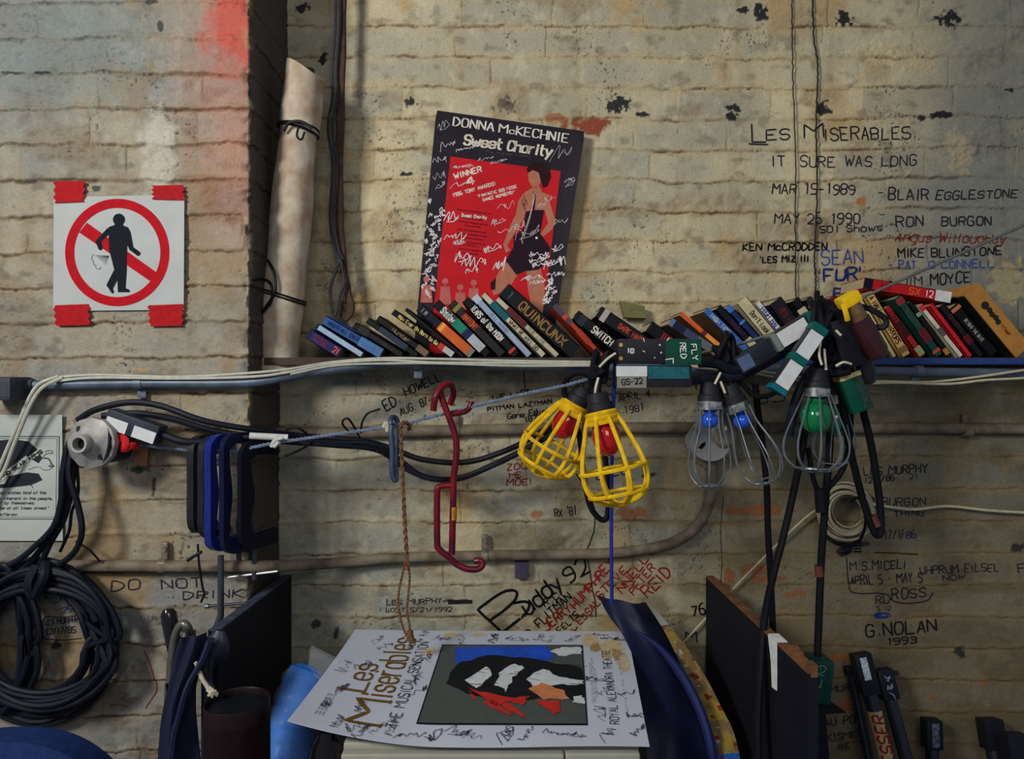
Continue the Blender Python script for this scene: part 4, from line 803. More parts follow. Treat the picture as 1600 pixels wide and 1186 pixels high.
t = pipe('wall_pipe', pl_, .0118, oldp, 'lower painted pipe that crosses the pier and bends up to a round box', 'pipe', n=10)
for px, py, Y in [(255, 884, YP-.018), (757, 868, YL-.020)]:
    mb = MB(); c = P(px, py, Y); mb.tube([c+Vector((-.007, 0, 0)), c+Vector((.007, 0, 0))], .0142, 12); mb.box(c+Vector((0, .008, .028)), (.014, .010, .036), bev=.004); mb.tube([c+Vector((0, -.0, .032)), c+Vector((0, .008, .032))], .0055, 8); mb.build('pipe_clip', mat('rusty_zinc', (122, 112, 100), .55, .4, var=.3), t, smooth=True)
mb = MB(); mb.tube([P(398, 886, YP+.002), P(430, 884, YP+.022)], .0138, 12); mb.build('coupling', mat('dark_coupling', (52, 54, 60), .6), t, smooth=True)
mb = MB(); mb.box(P(815, 890, YL-.012), (.030, .02, .036), bev=.002); tag(mb.build('lug', mat('purple_grey_lug', (66, 62, 82), .6), smooth=False), 'small purple-grey metal bracket under the lower pipe', 'bracket').name = 'wall_bracket'
# round white cover plate at the top of the bend
cvr = thing('junction_cover', P(1108, 688, YL-.03), 'round dirty white junction cover plate behind the blue-capped cage lamps', 'cover plate')
F = Matrix.Translation(P(1108, 688, YL-.036)) @ Matrix.Rotation(PI/2, 4, 'X'); mb = MB(); mb.lathe([(.001, -.030), (.046, -.030), (.046, .012), (.044, .016), (.001, .017)], F, 32); mb.build('plate', mat('dirty_white_enamel', (176, 176, 172), .4, var=.15, scale=30), cvr, smooth=True)
I = Ink(); I.poly([(1096, 693), (1103, 690), (1101, 697), (1096, 702), (1091, 700)], 2); I.disc(1128, 655, 3); I.stroke([(1090, 672), (1093, 680), (1087, 700)], 1.4); I.build('hole', ink((44, 30, 26)), on_plane(lambda a, b: np.full_like(a, YL-.0535)), cvr)
# ---------------------------------------------------------------- pale flat cables lying on the conduit
pale = mat('pale_cable', (178, 178, 166), .55, var=.12, scale=80); cream = mat('cream_cable', (186, 178, 146), .55, var=.12, scale=80)
def cable(name, pts, r, m, lab, cat='cable', grp=None, seg=8, n=8, flat=1.0):
    mb = MB(); mb.tube(pts, r, seg, n=n, flat=flat); return single(name, mb, m, lab, cat, grp)
w1 = [(85, 590, YP-.03), (150, 586, YP-.03), (280, 589, YP-.03), (390, 583, YP-.03), (450, 577, YP-.02), (520, 566, -.218), (600, 560, -.213), (680, 561, -.213), (800, 564, -.213), (935, 566, -.215)]
cable('flat_cable', [P(*p) for p in w1], .0028, pale, 'topmost pale cable lying along the conduit towards the cord knot', grp='pale cables on the conduit')
cable('flat_cable', [P(a, b+4+2*math.sin(a*.02), y-.004) for a, b, y in w1], .0028, pale, 'middle pale cable sagging along the conduit', grp='pale cables on the conduit')
cable('flat_cable', [P(a+4, b+7+1.6*math.cos(a*.03), y-.008) for a, b, y in w1[4:]], .0024, pale, 'short lowest pale cable on the shelf-front stretch of conduit', grp='pale cables on the conduit')
cable('flat_cable', [P(*p) for p in [(92, 588, YP-.03), (62, 600, YP-.040), (46, 622, YP-.042), (30, 660, YP-.038), (12, 700, YP-.032), (-4, 740, YP-.028), (-20, 790, YP-.028)]], .0038, pale, 'left pale cable dropping from the conduit over the printed notice', grp='pale cables over the notice')
cable('flat_cable', [P(*p) for p in [(98, 590, YP-.034), (66, 606, YP-.05), (48, 632, YP-.05), (34, 665, YP-.044), (20, 700, YP-.038), (6, 736, YP-.034), (-16, 770, YP-.03)]], .0038, pale, 'right pale cable dropping from the conduit over the printed notice', grp='pale cables over the notice')
cable('flat_cable', [P(*p) for p in [(1080, 568, -.215), (1170, 578, -.218), (1215, 584, -.219), (1300, 596, -.219), (1380, 596, -.217), (1450, 597, -.216), (1520, 590, -.216), (1610, 577, -.216), (1700, 566, -.216)]], .0026, cream, 'upper cream cable sagging below the shelf on the right', grp='cream cables below the shelf')
cable('flat_cable', [P(*p) for p in [(1080, 572, -.222), (1170, 582, -.224), (1215, 590, -.225), (1300, 600, -.224), (1400, 598, -.222), (1480, 600, -.222), (1540, 594, -.222), (1610, 590, -.222), (1700, 580, -.222)]], .0026, cream, 'lower cream cable sagging below the shelf on the right', grp='cream cables below the shelf')
# ---------------------------------------------------------------- wire rope and steel line
def rope_strands(mb, pts, R, r, pitch, n=2, sm=10):
    pth = smooth_path(pts, sm); d = 0; out = [[] for _ in range(n)]; prev = pth[0]; fine = []
    for a, b in zip(pth[:-1], pth[1:]):
        L = (b-a).length; k = max(1, int(L/(pitch/7)))
        for i in range(k): fine.append(a.lerp(b, i/k))
    fine.append(pth[-1])
    for i, p in enumerate(fine):
        a = fine[max(0, i-1)]; b = fine[min(len(fine)-1, i+1)]; t = (b-a).normalized(); d += (p-prev).length; prev = p
        u = t.cross(Vector((0, 1, 0))).normalized(); w = t.cross(u)
        for s in range(n):
            ph = 2*PI*(d/pitch+s/n); out[s].append(p+u*math.cos(ph)*R+w*math.sin(ph)*R)
    for s in out: mb.tube(s, r, 5)
mb = MB(); rope_strands(mb, [P(205, 694, -.275), P(285, 702, -.285), P(353, 706, -.30), P(430, 692, -.30), P(500, 682, -.30), P(615, 665, -.30), P(700, 645, -.30), P(800, 620, -.31), P(880, 603, -.32), P(932, 588, -.33)], .0018, .0021, .016)
single('wire_rope', mb, mat('blue_grey_rope', (104, 118, 142), .6, var=.2), 'thin twisted blue-grey rope stretched from the pier to the knot of cords', 'rope')
mb = MB(); mb.tube([P(a, b, y) for a, b, y in [(1090, 553, -.31), (1165, 535, -.31), (1285, 494, -.31), (1345, 466, -.31), (1600, 352, -.31), (1720, 298, -.31)]], lambda t: .0030, 8, n=4)
single('steel_line', mb, mat('dull_steel', (112, 112, 110), .45, .5), 'straight grey steel line rising to the right across the bookshelf', 'line')
mb = MB(); mb.box(P(434, 688, -.304), (.010, .012, .016), Matrix.Identity(4), bev=.004); mb.tube([P(424, 698, -.31), P(430, 688, -.312), P(442, 684, -.31)], .004, 6, n=4); mb.tube([P(428, 698, -.31), P(436, 690, -.312)], .0045, 6)
single('tape_knot', mb, mat('white_tape', (196, 196, 194), .6), 'crumpled white tape knot on the twisted rope beside the pier', 'tape')
mb = MB(); mb.tube([P(600, 668, -.30), P(606, 660, -.302), P(606, 674, -.302)], .0055, 8, n=3); single('tape_knot', mb, mat('cream_tape', (176, 168, 146), .6), 'small cream tape lump on the twisted rope by the blue-grey hook', 'tape')

# ---------------------------------------------------------------- black cables
rub = mat('black_rubber', (22, 25, 36), .5, var=.2, scale=60, spec=.4)
def cab(pts, r, lab, grp='black rubber cables', name='rubber_cable', m=None, **k): return cable(name, [P(*p) for p in pts], r, m or rub, lab, 'cable', grp, **k)
cab([(122, 656, -.29), (150, 640, -.30), (200, 629, -.30), (250, 634, -.30), (320, 658, -.30), (400, 672, -.27), (480, 682, -.20), (560, 688, -.17), (610, 700, -.16), (660, 718, -.16), (730, 722, -.16), (800, 700, -.17), (850, 672, -.2), (900, 640, -.27), (930, 596, -.32)], .0062, 'upper black cable arching over the round socket and swagging right to the yellow cage lamps')
cab([(160, 650, -.30), (215, 646, -.30), (270, 655, -.29), (330, 672, -.28), (420, 686, -.26), (500, 692, -.22), (580, 694, -.19), (620, 716, -.18), (660, 744, -.18), (715, 748, -.18), (780, 722, -.19), (840, 690, -.22), (905, 640, -.29), (934, 600, -.32)], .0062, 'lowest-sagging black cable under the twisted rope')
cab([(345, 682, -.29), (400, 684, -.285), (440, 690, -.27), (520, 696, -.24), (590, 704, -.2), (640, 736, -.195), (690, 750, -.195), (760, 732, -.2), (850, 686, -.24), (920, 630, -.30)], .0050, 'thinner black cable leaving the clamps and swagging below the rope')
mb = MB(); mb.tube([P(390, 681, -.30), P(450, 684, -.285)], .0066, 12); single('white_sleeve', mb, mat('white_tape', (196, 196, 194), .6), 'short white tape sleeve round the black cable by the pier edge', 'tape')
for ps, lab in [([(548, 678, -.27), (536, 664, -.29), (537, 656, -.30), (545, 655, -.30), (556, 672, -.28), (562, 684, -.25)], 'little black tie loop standing above the cable bundle'),
                ([(564, 676, -.26), (566, 660, -.29), (575, 646, -.30), (594, 639, -.30)], 'thin black tie end pointing at the writing of a name and month'),
                ([(445, 713, -.31), (462, 706, -.30), (478, 698, -.27), (486, 690, -.26)], 'thin black tie end hanging below the rope right of the pier'),
                ([(448, 672, -.28), (458, 668, -.30), (470, 671, -.30), (482, 680, -.28)], 'small black wire arch above the cable bundle right of the pier')]:
    cab(ps, .0021, lab, 'black tie ends', 'cable_tie', tie)
    if 'arch' not in lab: pass
# white-labelled inline box
def plug_box(name, a, b, w, dp, Y, col, lab, bands=(), cat='connector', caps=None, ref=(0, -1, 0), grp=None, Y2=None):
    """long box from picture point a to b, w px wide, dp m deep; bands: (t0,t1,rgb,name,grow)"""
    A, B = P(*a, Y), P(*b, Y2 if Y2 is not None else Y); F = frame(A, B, ref); L = (B-A).length; wd = mm(w, Y)
    t = thing(name, (A+B)/2, lab, cat, grp)
    hs = MB().box((0, 0, L/2), (wd, dp, L), F, bev=min(.003, wd*.15)).build('housing', mat('housing_%d_%d_%d' % col, col, .45, var=.15, spec=.4), t, smooth=True)
    for t0, t1, c, nm, *g in bands:
        g_ = g[0] if g else .0012; side = g[1] if len(g) > 1 else 0
        s_ = (wd+g_, dp+g_, (t1-t0)*L) if not side else (wd*.98, .001, (t1-t0)*L)
        MB().box((0, 0 if not side else dp/2+.0006, (t0+t1)/2*L), s_, F, bev=.0008 if not side else 0).build(nm, mat('%s_%d_%d_%d' % ((nm,)+c), c, .5, var=.1, spec=.4), t)
    return t, F, L
TEAL = (8, 84, 80); WHT = (200, 202, 204)
t, F, L = plug_box('inline_connector', (172, 652), (252, 680), 30, .034, -.31, (44, 50, 62), 'black box connector with two white labels, lying beside the round socket', [(.05, .42, WHT, 'white_label'), (.56, .97, WHT, 'white_label')])
for c in list(t.children):
    if c.name.startswith('white_label'): bpy.data.objects.remove(c)
for t0, t1 in ((.04, .44), (.56, .98)): MB().box((-.006, .0176, (t0+t1)/2*L), (.022, .001, (t1-t0)*L), F).build('white_label', mat('white_label_tape', WHT, .5, var=.06), t)
cab([(250, 678, -.31), (285, 690, -.31), (320, 690, -.30), (350, 684, -.29)], .0075, 'short thick black cable leaving the white-labelled box')
# round porcelain socket
sk = thing('flanged_socket', P(143, 692, -.27), 'round grey metal flange with a short tube and two slots, facing out from the pier', 'socket')
C0 = P(143, 692, -.335); ax_ = (Vector((-.10, -1, .02))).normalized(); F = frame(C0, C0+ax_, (0, 0, 1))
met = mat('worn_flange_metal', (158, 156, 150), .5, .2, var=.18, scale=26, bump=.2, var2=(104, 102, 106))
mb = MB(); mb.lathe([(.001, -.012), (.0475, -.012), (.0490, -.006), (.0480, .002), (.044, .004), (.026, .010), (.0175, .018)], F, 12); mb.lathe([(.0175, .018), (.0175, .0330), (.0160, .0352), (.0120, .0348), (.0115, .012)], F, 28, cap=False); mb.build('flange', met, sk, smooth=True)
mb = MB(); mb.lathe([(.001, .020), (.0116, .020)], F, 20, cap=False); mb.build('bore', mat('dark_bore', (26, 20, 28), .25, coat=.5), sk)
for an in (2.25, -.85):
    mb = MB(); mb.box((.0335*math.cos(an), .0335*math.sin(an), .0052), (.008, .011, .0065), F, bev=.002); mb.build('slot', mat('dark_slot', (44, 40, 40), .7), sk)
mb = MB(); mb.tube([C0-ax_*.008, C0+Vector((.012, .03, -.002)), C0+Vector((.030, .058, -.004))], lambda t: .046-.012*t, 16); mb.build('rubber_body', rub, sk, smooth=True)
mb = MB(); pts = [P(182, 682, -.32), P(196, 690, -.325), P(192, 702, -.325), P(207, 696, -.32), P(214, 700, -.31)]; mb.tube(pts, lambda t: .0095-.003*t, 6, n=4, flat=.5); mb.build('red_tape', mat('red_tape', (190, 30, 36), .5), sk)
tb = MB(); tb.prism([P(210, 700, YP-.03), P(231, 699, YP-.03), P(229, 729, YP-.03), P(209, 727, YP-.03)], (0, .0012, 0)); tb.prism([P(231, 699, YP-.03), P(229, 729, YP-.03), P(232, 729, YP-.006), P(234, 699, YP-.006)], (.0012, 0, 0)); single('cardboard_tab', tb, mat('brown_card', (134, 92, 66), .8), 'small folded brown card tab under the red tape of the round socket', 'tab', smooth=False)
# hanks of cable running down from the socket into the coil
for k, (ps, lab) in enumerate([
 ([(108, 690, -.30), (103, 720, -.31), (104, 760, -.31), (92, 810, -.31), (70, 850, -.30), (40, 885, -.29), (0, 915, -.29)], 'outermost left black cable falling from the socket'),
 ([(112, 700, -.31), (108, 740, -.32), (122, 790, -.32), (128, 830, -.32), (118, 860, -.31), (96, 880, -.30), (60, 900, -.29)], 'black cable bowing right as it falls from the socket'),
 ([(116, 712, -.30), (112, 760, -.305), (100, 810, -.305), (78, 850, -.30), (62, 884, -.29), (36, 930, -.29)], 'middle black cable falling from the socket'),
 ([(104, 700, -.315), (98, 740, -.32), (96, 780, -.32), (84, 822, -.32), (52, 856, -.31), (20, 880, -.30), (-20, 890, -.30)], 'front black cable falling left from the socket'),
 ([(120, 720, -.29), (122, 770, -.29), (112, 800, -.29), (108, 830, -.285), (94, 862, -.28)], 'thin black cable behind the fall of cables')]):
    cab(ps, .0058 if k < 4 else .003, lab, 'cables falling from the socket')
cab([(118, 846, -.285), (138, 858, -.28), (150, 870, -.275), (157, 878, -.272)], .0020, 'loose black wire end pointing down right beside the coil', 'black tie ends', 'cable_tie', tie)
# coils
def coil(c, rx, ry, n, spread, r, seed, Y, dep, tilt=0.0, pinch=0.0):
    R = random.Random(seed); pts = []
    for k in range(n):
        ax_k = rx-spread*R.uniform(0, 1); ay = ry-spread*1.0*R.uniform(0, 1); ox, oy = R.uniform(-5, 5), R.uniform(-5, 5); yy = Y-dep*R.uniform(0, 1); ph = R.uniform(0, .4)
        for j in range(18):
            a = 2*PI*j/18+ph
            top = max(0, math.sin(a))**3*pinch
            pts.append(P(c[0]+ox+ax_k*math.cos(a)*(1-.0*top)+tilt*math.sin(a), c[1]+oy-ay*math.sin(a)-top, yy+.004*math.sin(3*a+k)))
    return pts
mb = MB(); mb.tube(coil((62, 1000), 122, 130, 16, 48, .0056, 5, YP-.022, .055), .0057, 7, n=3)
single('cable_coil', mb, rub, 'big hanging coil of thick black cable on the pier', 'coil of cable')
mb = MB(); mb.tube(coil((2, 1000), 62, 118, 10, 34, .0056, 9, YP-.030, .05), .0057, 7, n=3)
single('cable_coil', mb, rub, 'narrower coil of black cable at the left edge, overlapping the big coil', 'coil of cable')
mb = MB(); mb.tube([P(70, 914, -.30), P(72, 935, -.31), P(80, 942, -.31), P(92, 938, -.31), P(90, 928, -.30), P(70, 926, -.30)], .0024, 6, n=5); single('cable_tie', mb, tie, 'small black tie loop hanging inside the top of the big coil', 'tie', 'black tie ends')
mb = MB(); mb.tube([P(58, 884, -.31), P(46, 912, -.325), P(54, 930, -.32), P(70, 900, -.325), P(72, 880, -.31)], .010, 8, n=5); single('cable_lashing', mb, rub, 'black lashing gathering the top of the cable coils', 'lashing')
# ---------------------------------------------------------------- clamps hanging on the rope
def c_clamp(name, x, y0, y1, wpx, Y, m, lab, thk=.010, bar=.020, screw=True, hand=True, seed=0, grp='clamps hung on the rope', yaw=68):
    """deep C frame seen nearly from its back edge"""
    top, bot = P(x, y0, Y), P(x, y1, Y); H = top.z-bot.z; W_ = .085; ya = math.radians(yaw)
    dx, dy = math.cos(ya), math.sin(ya); t = thing(name, (top.x, Y, bot.z), lab, 'clamp', grp)
    q = lambda u, w: Vector((top.x+dx*u, Y+dy*u, bot.z+w)); r_ = .030
    out = [(W_, H-.002), (r_, H), (r_*.3, H-r_*.3), (0, H-r_), (0, H*.5), (0, r_), (r_*.3, r_*.3), (r_, 0), (W_, .002)]
    p3 = smooth_path([q(*o_) for o_ in out], 5); mb = MB()
    nrm = Vector((-dy, dx, 0)); vs = []; fs = []; c = q(W_*.9, H/2)
    for p in p3:
        i = (c-p); i = i.normalized(); e = i*bar
        vs += [p-nrm*thk/2, p+nrm*thk/2, p+e+nrm*thk/2, p+e-nrm*thk/2]
    for k in range(len(p3)-1):
        for a in range(4): b = (a+1) % 4; fs.append((4*k+a, 4*k+b, 4*k+4+b, 4*k+4+a))
    n_ = len(p3)-1; fs += [(3, 2, 1, 0), (4*n_, 4*n_+1, 4*n_+2, 4*n_+3)]; mb.add(vs, fs); mb.build('clamp_frame', m, t)
    st = mat('dark_screw_steel', (74, 78, 88), .4, .6)
    if screw:
        s0 = q(W_*.92, .05); s1 = q(W_*.92, -.062 if hand else -.05); MB().tube([s0, s1], .0052, 10).build('screw', st, t, smooth=True)
        if hand: MB().tube([s1+Vector((-.052, 0, .004)), s1+Vector((.046, 0, .016))], .0028, 8).build('screw_handle', mat('bright_steel', (150, 154, 160), .45, .6), t, smooth=True)
    return t
bluep = mat('blue_clamp_paint', (22, 38, 112), .4, var=.2, scale=40, coat=.3); navp = mat('navy_clamp_paint', (16, 22, 52), .4, var=.2, scale=40); blk = mat('black_clamp_paint', (30, 32, 36), .45, var=.2)
c_clamp('clamp', 297, 682, 838, 20, -.315, blk, 'black clamp at the far left of the clamps on the rope', thk=.014, bar=.016, screw=False, yaw=80)
c_clamp('clamp', 313, 683, 846, 20, -.318, blk, 'black clamp second from the left on the rope', thk=.013, bar=.016, screw=False, yaw=76)
c_clamp('clamp', 324, 680, 866, 30, -.325, bluep, 'bright blue clamp hung on the rope at the pier edge', thk=.017, bar=.020, hand=False, yaw=66)
c_clamp('clamp', 346, 678, 870, 30, -.328, navp, 'dark navy clamp with a chrome cross bar, rightmost on the rope', thk=.013, bar=.020, hand=True, yaw=62)
c_clamp('clamp', 374, 690, 862, 24, -.315, mat('dark_clamp_paint', (14, 16, 28), .5), 'near-black clamp tucked inside the dark navy one', thk=.012, bar=.03, screw=False, yaw=56)
mb = MB(); mb.tube([P(345, 868, -.30), P(345, 965, -.30)], .0060, 10); mb.tube([P(345, 960, -.30), P(338, 985, -.30), P(330, 1010, -.30)], lambda t: .006+.006*t, 8, n=4); mb.tube([P(324, 947, -.305), P(385, 942, -.29)], .0030, 8); mb.tube([P(321, 947, -.305), P(327, 947, -.305)], .0045, 8)
single('clamp_bar', mb, mat('dark_screw_steel', (74, 78, 88), .4, .6), 'long dark steel bar with a cross pin hanging below the blue clamp', 'bar')
cab([(309, 850, -.315), (311, 880, -.315), (316, 915, -.31), (319, 928, -.31), (314, 941, -.31)], .0022, 'thin black wire dangling below the black clamps', 'black tie ends', 'cable_tie', tie)
cab([(293, 876, -.315), (302, 870, -.318), (315, 862, -.318)], .0032, 'short dark rod end sticking out left below the blue clamp', 'black tie ends', 'rod', blk)
# ---------------------------------------------------------------- steel hook, twine, red bent rod
mb = MB(); mb.tube([P(a, b, y) for a, b, y in [(612, 664, -.318), (610, 656, -.312), (615, 652, -.30), (621, 660, -.295), (620, 690, -.30), (618, 720, -.31), (619, 745, -.312), (617, 750, -.315), (613, 740, -.318), (613, 705, -.32), (611, 680, -.32), (612, 664, -.318)]], .0052, 10, n=6)
single('steel_ring', mb, mat('blue_grey_steel', (62, 78, 104), .4, .3, var=.15), 'long blue-grey steel link hanging on the twisted rope', 'link')
tw = mat('brown_twine', (112, 78, 54), .9, var=.3, scale=120, bump=.4)
t = thing('twine', P(632, 662, -.30), 'brown twine hanging from the rope down to the signed poster', 'twine')
mb = MB(); rope_strands(mb, [P(*p) for p in [(640, 672, -.29), (638, 662, -.30), (630, 661, -.31), (626, 672, -.312), (628, 720, -.312), (631, 780, -.312), (633, 830, -.31), (636, 870, -.31)]], .0022, .0026, .03, 2)
mb.build('twine_upper', tw, t, smooth=True)
mb = MB(); rope_strands(mb, [P(*p) for p in [(636, 868, -.31), (627, 905, -.31), (622, 940, -.315), (628, 975, -.32), (638, 1000, -.325)]], .0012, .0016, .014, 2); rope_strands(mb, [P(*p) for p in [(636, 868, -.31), (640, 905, -.31), (636, 950, -.315), (640, 980, -.32), (641, 1002, -.325)]], .0012, .0016, .014, 2)
mb.tube([P(634, 884, -.31), P(637, 890, -.312)], .005, 6); mb.tube([P(640, 985, -.325), P(643, 1002, -.327)], .006, 6); mb.build('twine_ends', tw, t, smooth=True)
redp = mat('dark_red_rod_paint', (112, 14, 20), .4, var=.2, scale=24, coat=.2, var2=(62, 14, 40))
rd_ = thing('bent_hook', P(700, 760, -.31), 'dark red bent steel rod tool with hooked ends hanging on the rope', 'hook')
mb = MB(); Y = -.325
mb.tube([P(a, b, y) for a, b, y in [(677, 641, -.33), (680, 622, -.335), (688, 607, -.33), (700, 600, -.32), (707, 606, -.30), (708, 618, -.29), (703, 632, -.285)]], .0062, 10, n=6)
mb.tube([P(a, b, Y) for a, b in [(687, 612), (694, 632), (703, 656), (712, 684), (713, 712), (709, 745), (708, 785), (707, 830), (706, 866)]], .0062, 10, n=6)
mb.tube([P(a, b, y) for a, b, y in [(737, 627, -.30), (733, 638, -.302), (724, 644, -.308), (706, 647, -.315)]], .0056, 10, n=5)
mb.tube([P(a, b, y) for a, b, y in [(706, 759, Y), (694, 759, Y-.002), (685, 762, Y-.004), (683, 775, Y-.004), (683, 845, Y-.004), (686, 858, Y-.004), (700, 870, Y-.002), (714, 882, Y), (730, 889, Y), (747, 889, Y+.002), (754, 882, Y+.006), (750, 876, Y+.008), (742, 877, Y+.010)]], .0062, 10, n=6)
mb.build('rod', redp, rd_, smooth=True)
mb = MB(); mb.tube([P(708.5, 792, Y), P(708, 812, Y)], .0066, 10); mb.build('yellow_mark', mat('yellow_mark', (170, 120, 40), .6, var=.4, scale=200), rd_, smooth=True)
# ---------------------------------------------------------------- cage lamps
def socket_bulb(t, F, bulbm, sockm, Lb=.062, rb=.026, sl=.045, sr=.020, bulb_at=.0):
    mb = MB(); mb.lathe([(.001, -sl), (sr*.72, -sl), (sr*.80, -sl*.94), (sr*.88, -sl*.5), (sr, -sl*.45), (sr*1.04, 0), (sr*.9, .004), (.001, .004)], F, 18); mb.build('socket', sockm, t, smooth=True)
    mb = MB(); pr = [(.011, bulb_at-.004), (.0125, bulb_at+.008)]+[(rb*math.sin(a)**.85 if a < 1.7 else rb*math.sin(a), bulb_at+.010+Lb*(1-math.cos(a))/2) for a in np.linspace(.45, PI-.02, 14)]
    mb.lathe(pr, F, 20); return mb.build('bulb', bulbm, t, smooth=True)
yel = mat('yellow_cage_plastic', (222, 184, 26), .45, var=.12, scale=60, spec=.45, var2=(196, 150, 20)); redb = mat('red_bulb_glass', (170, 16, 26), .15, var=.05, coat=.8, spec=.6)
def yellow_lamp(a, b, Ya, Yb, lab, roll=0.0):
    A, B = P(*a, Ya), P(*b, Yb); L = (B-A).length; F = frame(A, B) @ Matrix.Rotation(roll, 4, 'Z'); t = thing('cage_lamp', A, lab, 'work lamp', 'yellow cage work lamps')
    socket_bulb(t, F, redb, mat('black_socket', (34, 34, 40), .55), Lb=L*.42, rb=.0255, sl=.036, sr=.0235)
    mb = MB(); pf = [(.026, .006), (.034, .12*L), (.045, .30*L), (.056, .50*L), (.0605, .68*L), (.056, .83*L), (.040, .94*L), (.014, 1.0*L)]
    for k in range(8):
        an = 2*PI*k/8+.2; pts = [F @ Vector((r*math.cos(an), r*math.sin(an), h)) for r, h in pf]; mb.tube(pts, .0040, 6, n=4, flat=.75)
    for r, h, w in [(.0255, .002, .0050), (.0265, .010, .0050), (.0275, .018, .0045), (.0605, .62*L, .0038), (.053, .88*L, .0038), (.016, L, .0038)]:
        mb.tube([F @ Vector((r*math.cos(2*PI*k/28), r*math.sin(2*PI*k/28), h)) for k in range(28)], w, 6, closed=True)
    mb.build('yellow_cage', yel, t, smooth=True); return t
yellow_lamp((900, 632), (842, 738), -.30, -.285, 'left yellow plastic cage lamp with a red bulb, tilted to the left', .1)
yellow_lamp((939, 645), (971, 787), -.385, -.40, 'right yellow plastic cage lamp with a red bulb, hanging in front of its twin', .3)
wirem = mat('cage_wire_steel', (136, 144, 150), .3, .7, var=.1)
def wire_lamp(a, b, Ya, Yb, R_, lab, bulbm, n=7, Lb=.055, rb=.022, wr=.0013, grp='wire cage work lamps', bf=None, roll=0):
    A, B = P(*a, Ya), P(*b, Yb); L = (B-A).length; F = frame(A, B) @ Matrix.Rotation(roll, 4, 'Z'); t = thing('cage_lamp', A, lab, 'work lamp', grp)
    socket_bulb(t, F, bulbm, mat('black_socket', (34, 34, 40), .55), Lb=Lb, rb=rb, sl=.046, sr=.022)
    mb = MB(); mb.lathe([(.0228, -.010), (.0232, -.010), (.0232, .006), (.0228, .006)], F, 20, cap=False); mb.box((.004, .0236, -.002), (.022, .003, .014), F, bev=.001); mb.build('metal_collar', mat('bright_collar', (112, 116, 118), .4, .5, var=.4, scale=150), t, smooth=True)
    mb = MB(); pf = [(.023, 0), (R_*.62, .22*L), (R_*.9, .50*L), (R_, .68*L), (R_*.9, .84*L), (R_*.55, .955*L), (.004, L)]
    for k in range(n):
        an = 2*PI*k/n+.3; mb.tube([F @ Vector((r*math.cos(an), r*math.sin(an), h)) for r, h in pf], wr, 6, n=5)
    mb.tube([F @ Vector((R_*.55*math.cos(2*PI*k/24), R_*.55*math.sin(2*PI*k/24), .955*L)) for k in range(24)], wr, 6, closed=True); mb.build('wire_cage', wirem, t, smooth=True)
    return t
blueb = mat('blue_bulb_glass', (36, 84, 204), .2, coat=.6); greenb = mat('green_bulb_glass', (10, 106, 62), .12, coat=.9, var=.05)
wire_lamp((1109, 636), (1108, 764), -.335, -.345, .038, 'left wire cage lamp with a small blue bulb in front of the round cover plate', blueb, 8, Lb=.030, rb=.0165)
wire_lamp((1152, 638), (1200, 756), -.33, -.34, .042, 'right wire cage lamp with a small blue bulb, tilted to the right', blueb, 8, Lb=.030, rb=.0165, roll=.3)
wire_lamp((1276, 616), (1272, 738), -.375, -.385, .0565, 'large wire cage lamp with a green bulb under the cord bundle', greenb, 9, Lb=.062, rb=.0275, wr=.0016, roll=.1)
wire_lamp((1306, 626), (1300, 728), -.30, -.30, .040, 'small wire cage lamp with a green bulb, half hidden behind the large one', greenb, 7, Lb=.055, rb=.022)
# clear bulb behind the first two
mb = MB(); F = frame(P(1134, 632, -.275), P(1132, 700, -.275)); mb.lathe([(.010, 0), (.012, .016), (.022, .036), (.0265, .054), (.023, .072), (.011, .084), (.001, .087)], F, 20)
single('light_bulb', mb, mat('smoky_bulb_glass', (134, 130, 114), .12, trans=.25, coat=.5), 'smoky clear bulb hanging between the two blue-bulbed cage lamps', 'light bulb')
# ---------------------------------------------------------------- cord bundle, connectors
t, F, L = plug_box('inline_connector', (963, 549), (1092, 550), 38, .036, -.365, (30, 30, 38), 'flat black connector with brass screws and a green end marked FLY RED', [(.57, 1.0, (10, 64, 50), 'green_tape')])
for dx, dy in ((7, -10), (7, 11)):
    mb = MB(); c = P(963+dx, 549+dy, -.365-.018); mb.tube([c, c+Vector((0, -.002, 0))], .0036, 10); mb.build('brass_screw', mat('brass', (176, 140, 70), .3, .8), t, smooth=True)
fm = on_plane(lambda a, b: np.full_like(a, -.365-.0192))
I = Ink(); I.text("FLY", 1080, 538, 1082, 563, 8, w=1.6, seed=2); I.text("RED", 1062, 536, 1064, 560, 9, w=1.6, seed=3); I.stroke([(1040, 562), (1052, 560), (1052, 568)], 1.6); I.stroke([(1042, 532), (1046, 528)], 1.6); I.build('white_lettering', ink((216, 220, 214)), on_plane(lambda a, b: np.full_like(a, -.365-.0199)), t)
I = Ink(); I.text("18", 979, 551, 990, 552, 7, w=1.8, jit=.02); I.disc(1031, 539, 1.4); I.disc(1033, 551, 1.4); I.disc(1023, 559, 1.1); I.stroke([(1005, 528), (1007, 534)], 1.2); I.stroke([(1004, 548), (1008, 550)], 1.3); I.build('white_marks', ink((206, 208, 208)), fm, t)
t, F, L = plug_box('inline_connector', (962, 588), (1078, 588), 34, .034, -.355, (34, 34, 42), 'connector below the FLY RED one, white label left and teal tape right')
MB().box(P(987, 580, -.355-.0178), (mm(48, -.37), .0012, mm(16, -.37))).build('white_label', mat('white_label_tape', WHT, .5, var=.06), t)
MB().box(P(987, 597, -.355-.0178), (mm(46, -.37), .0012, mm(18, -.37))).build('grey_label', mat('grey_label', (126, 124, 118), .5), t)
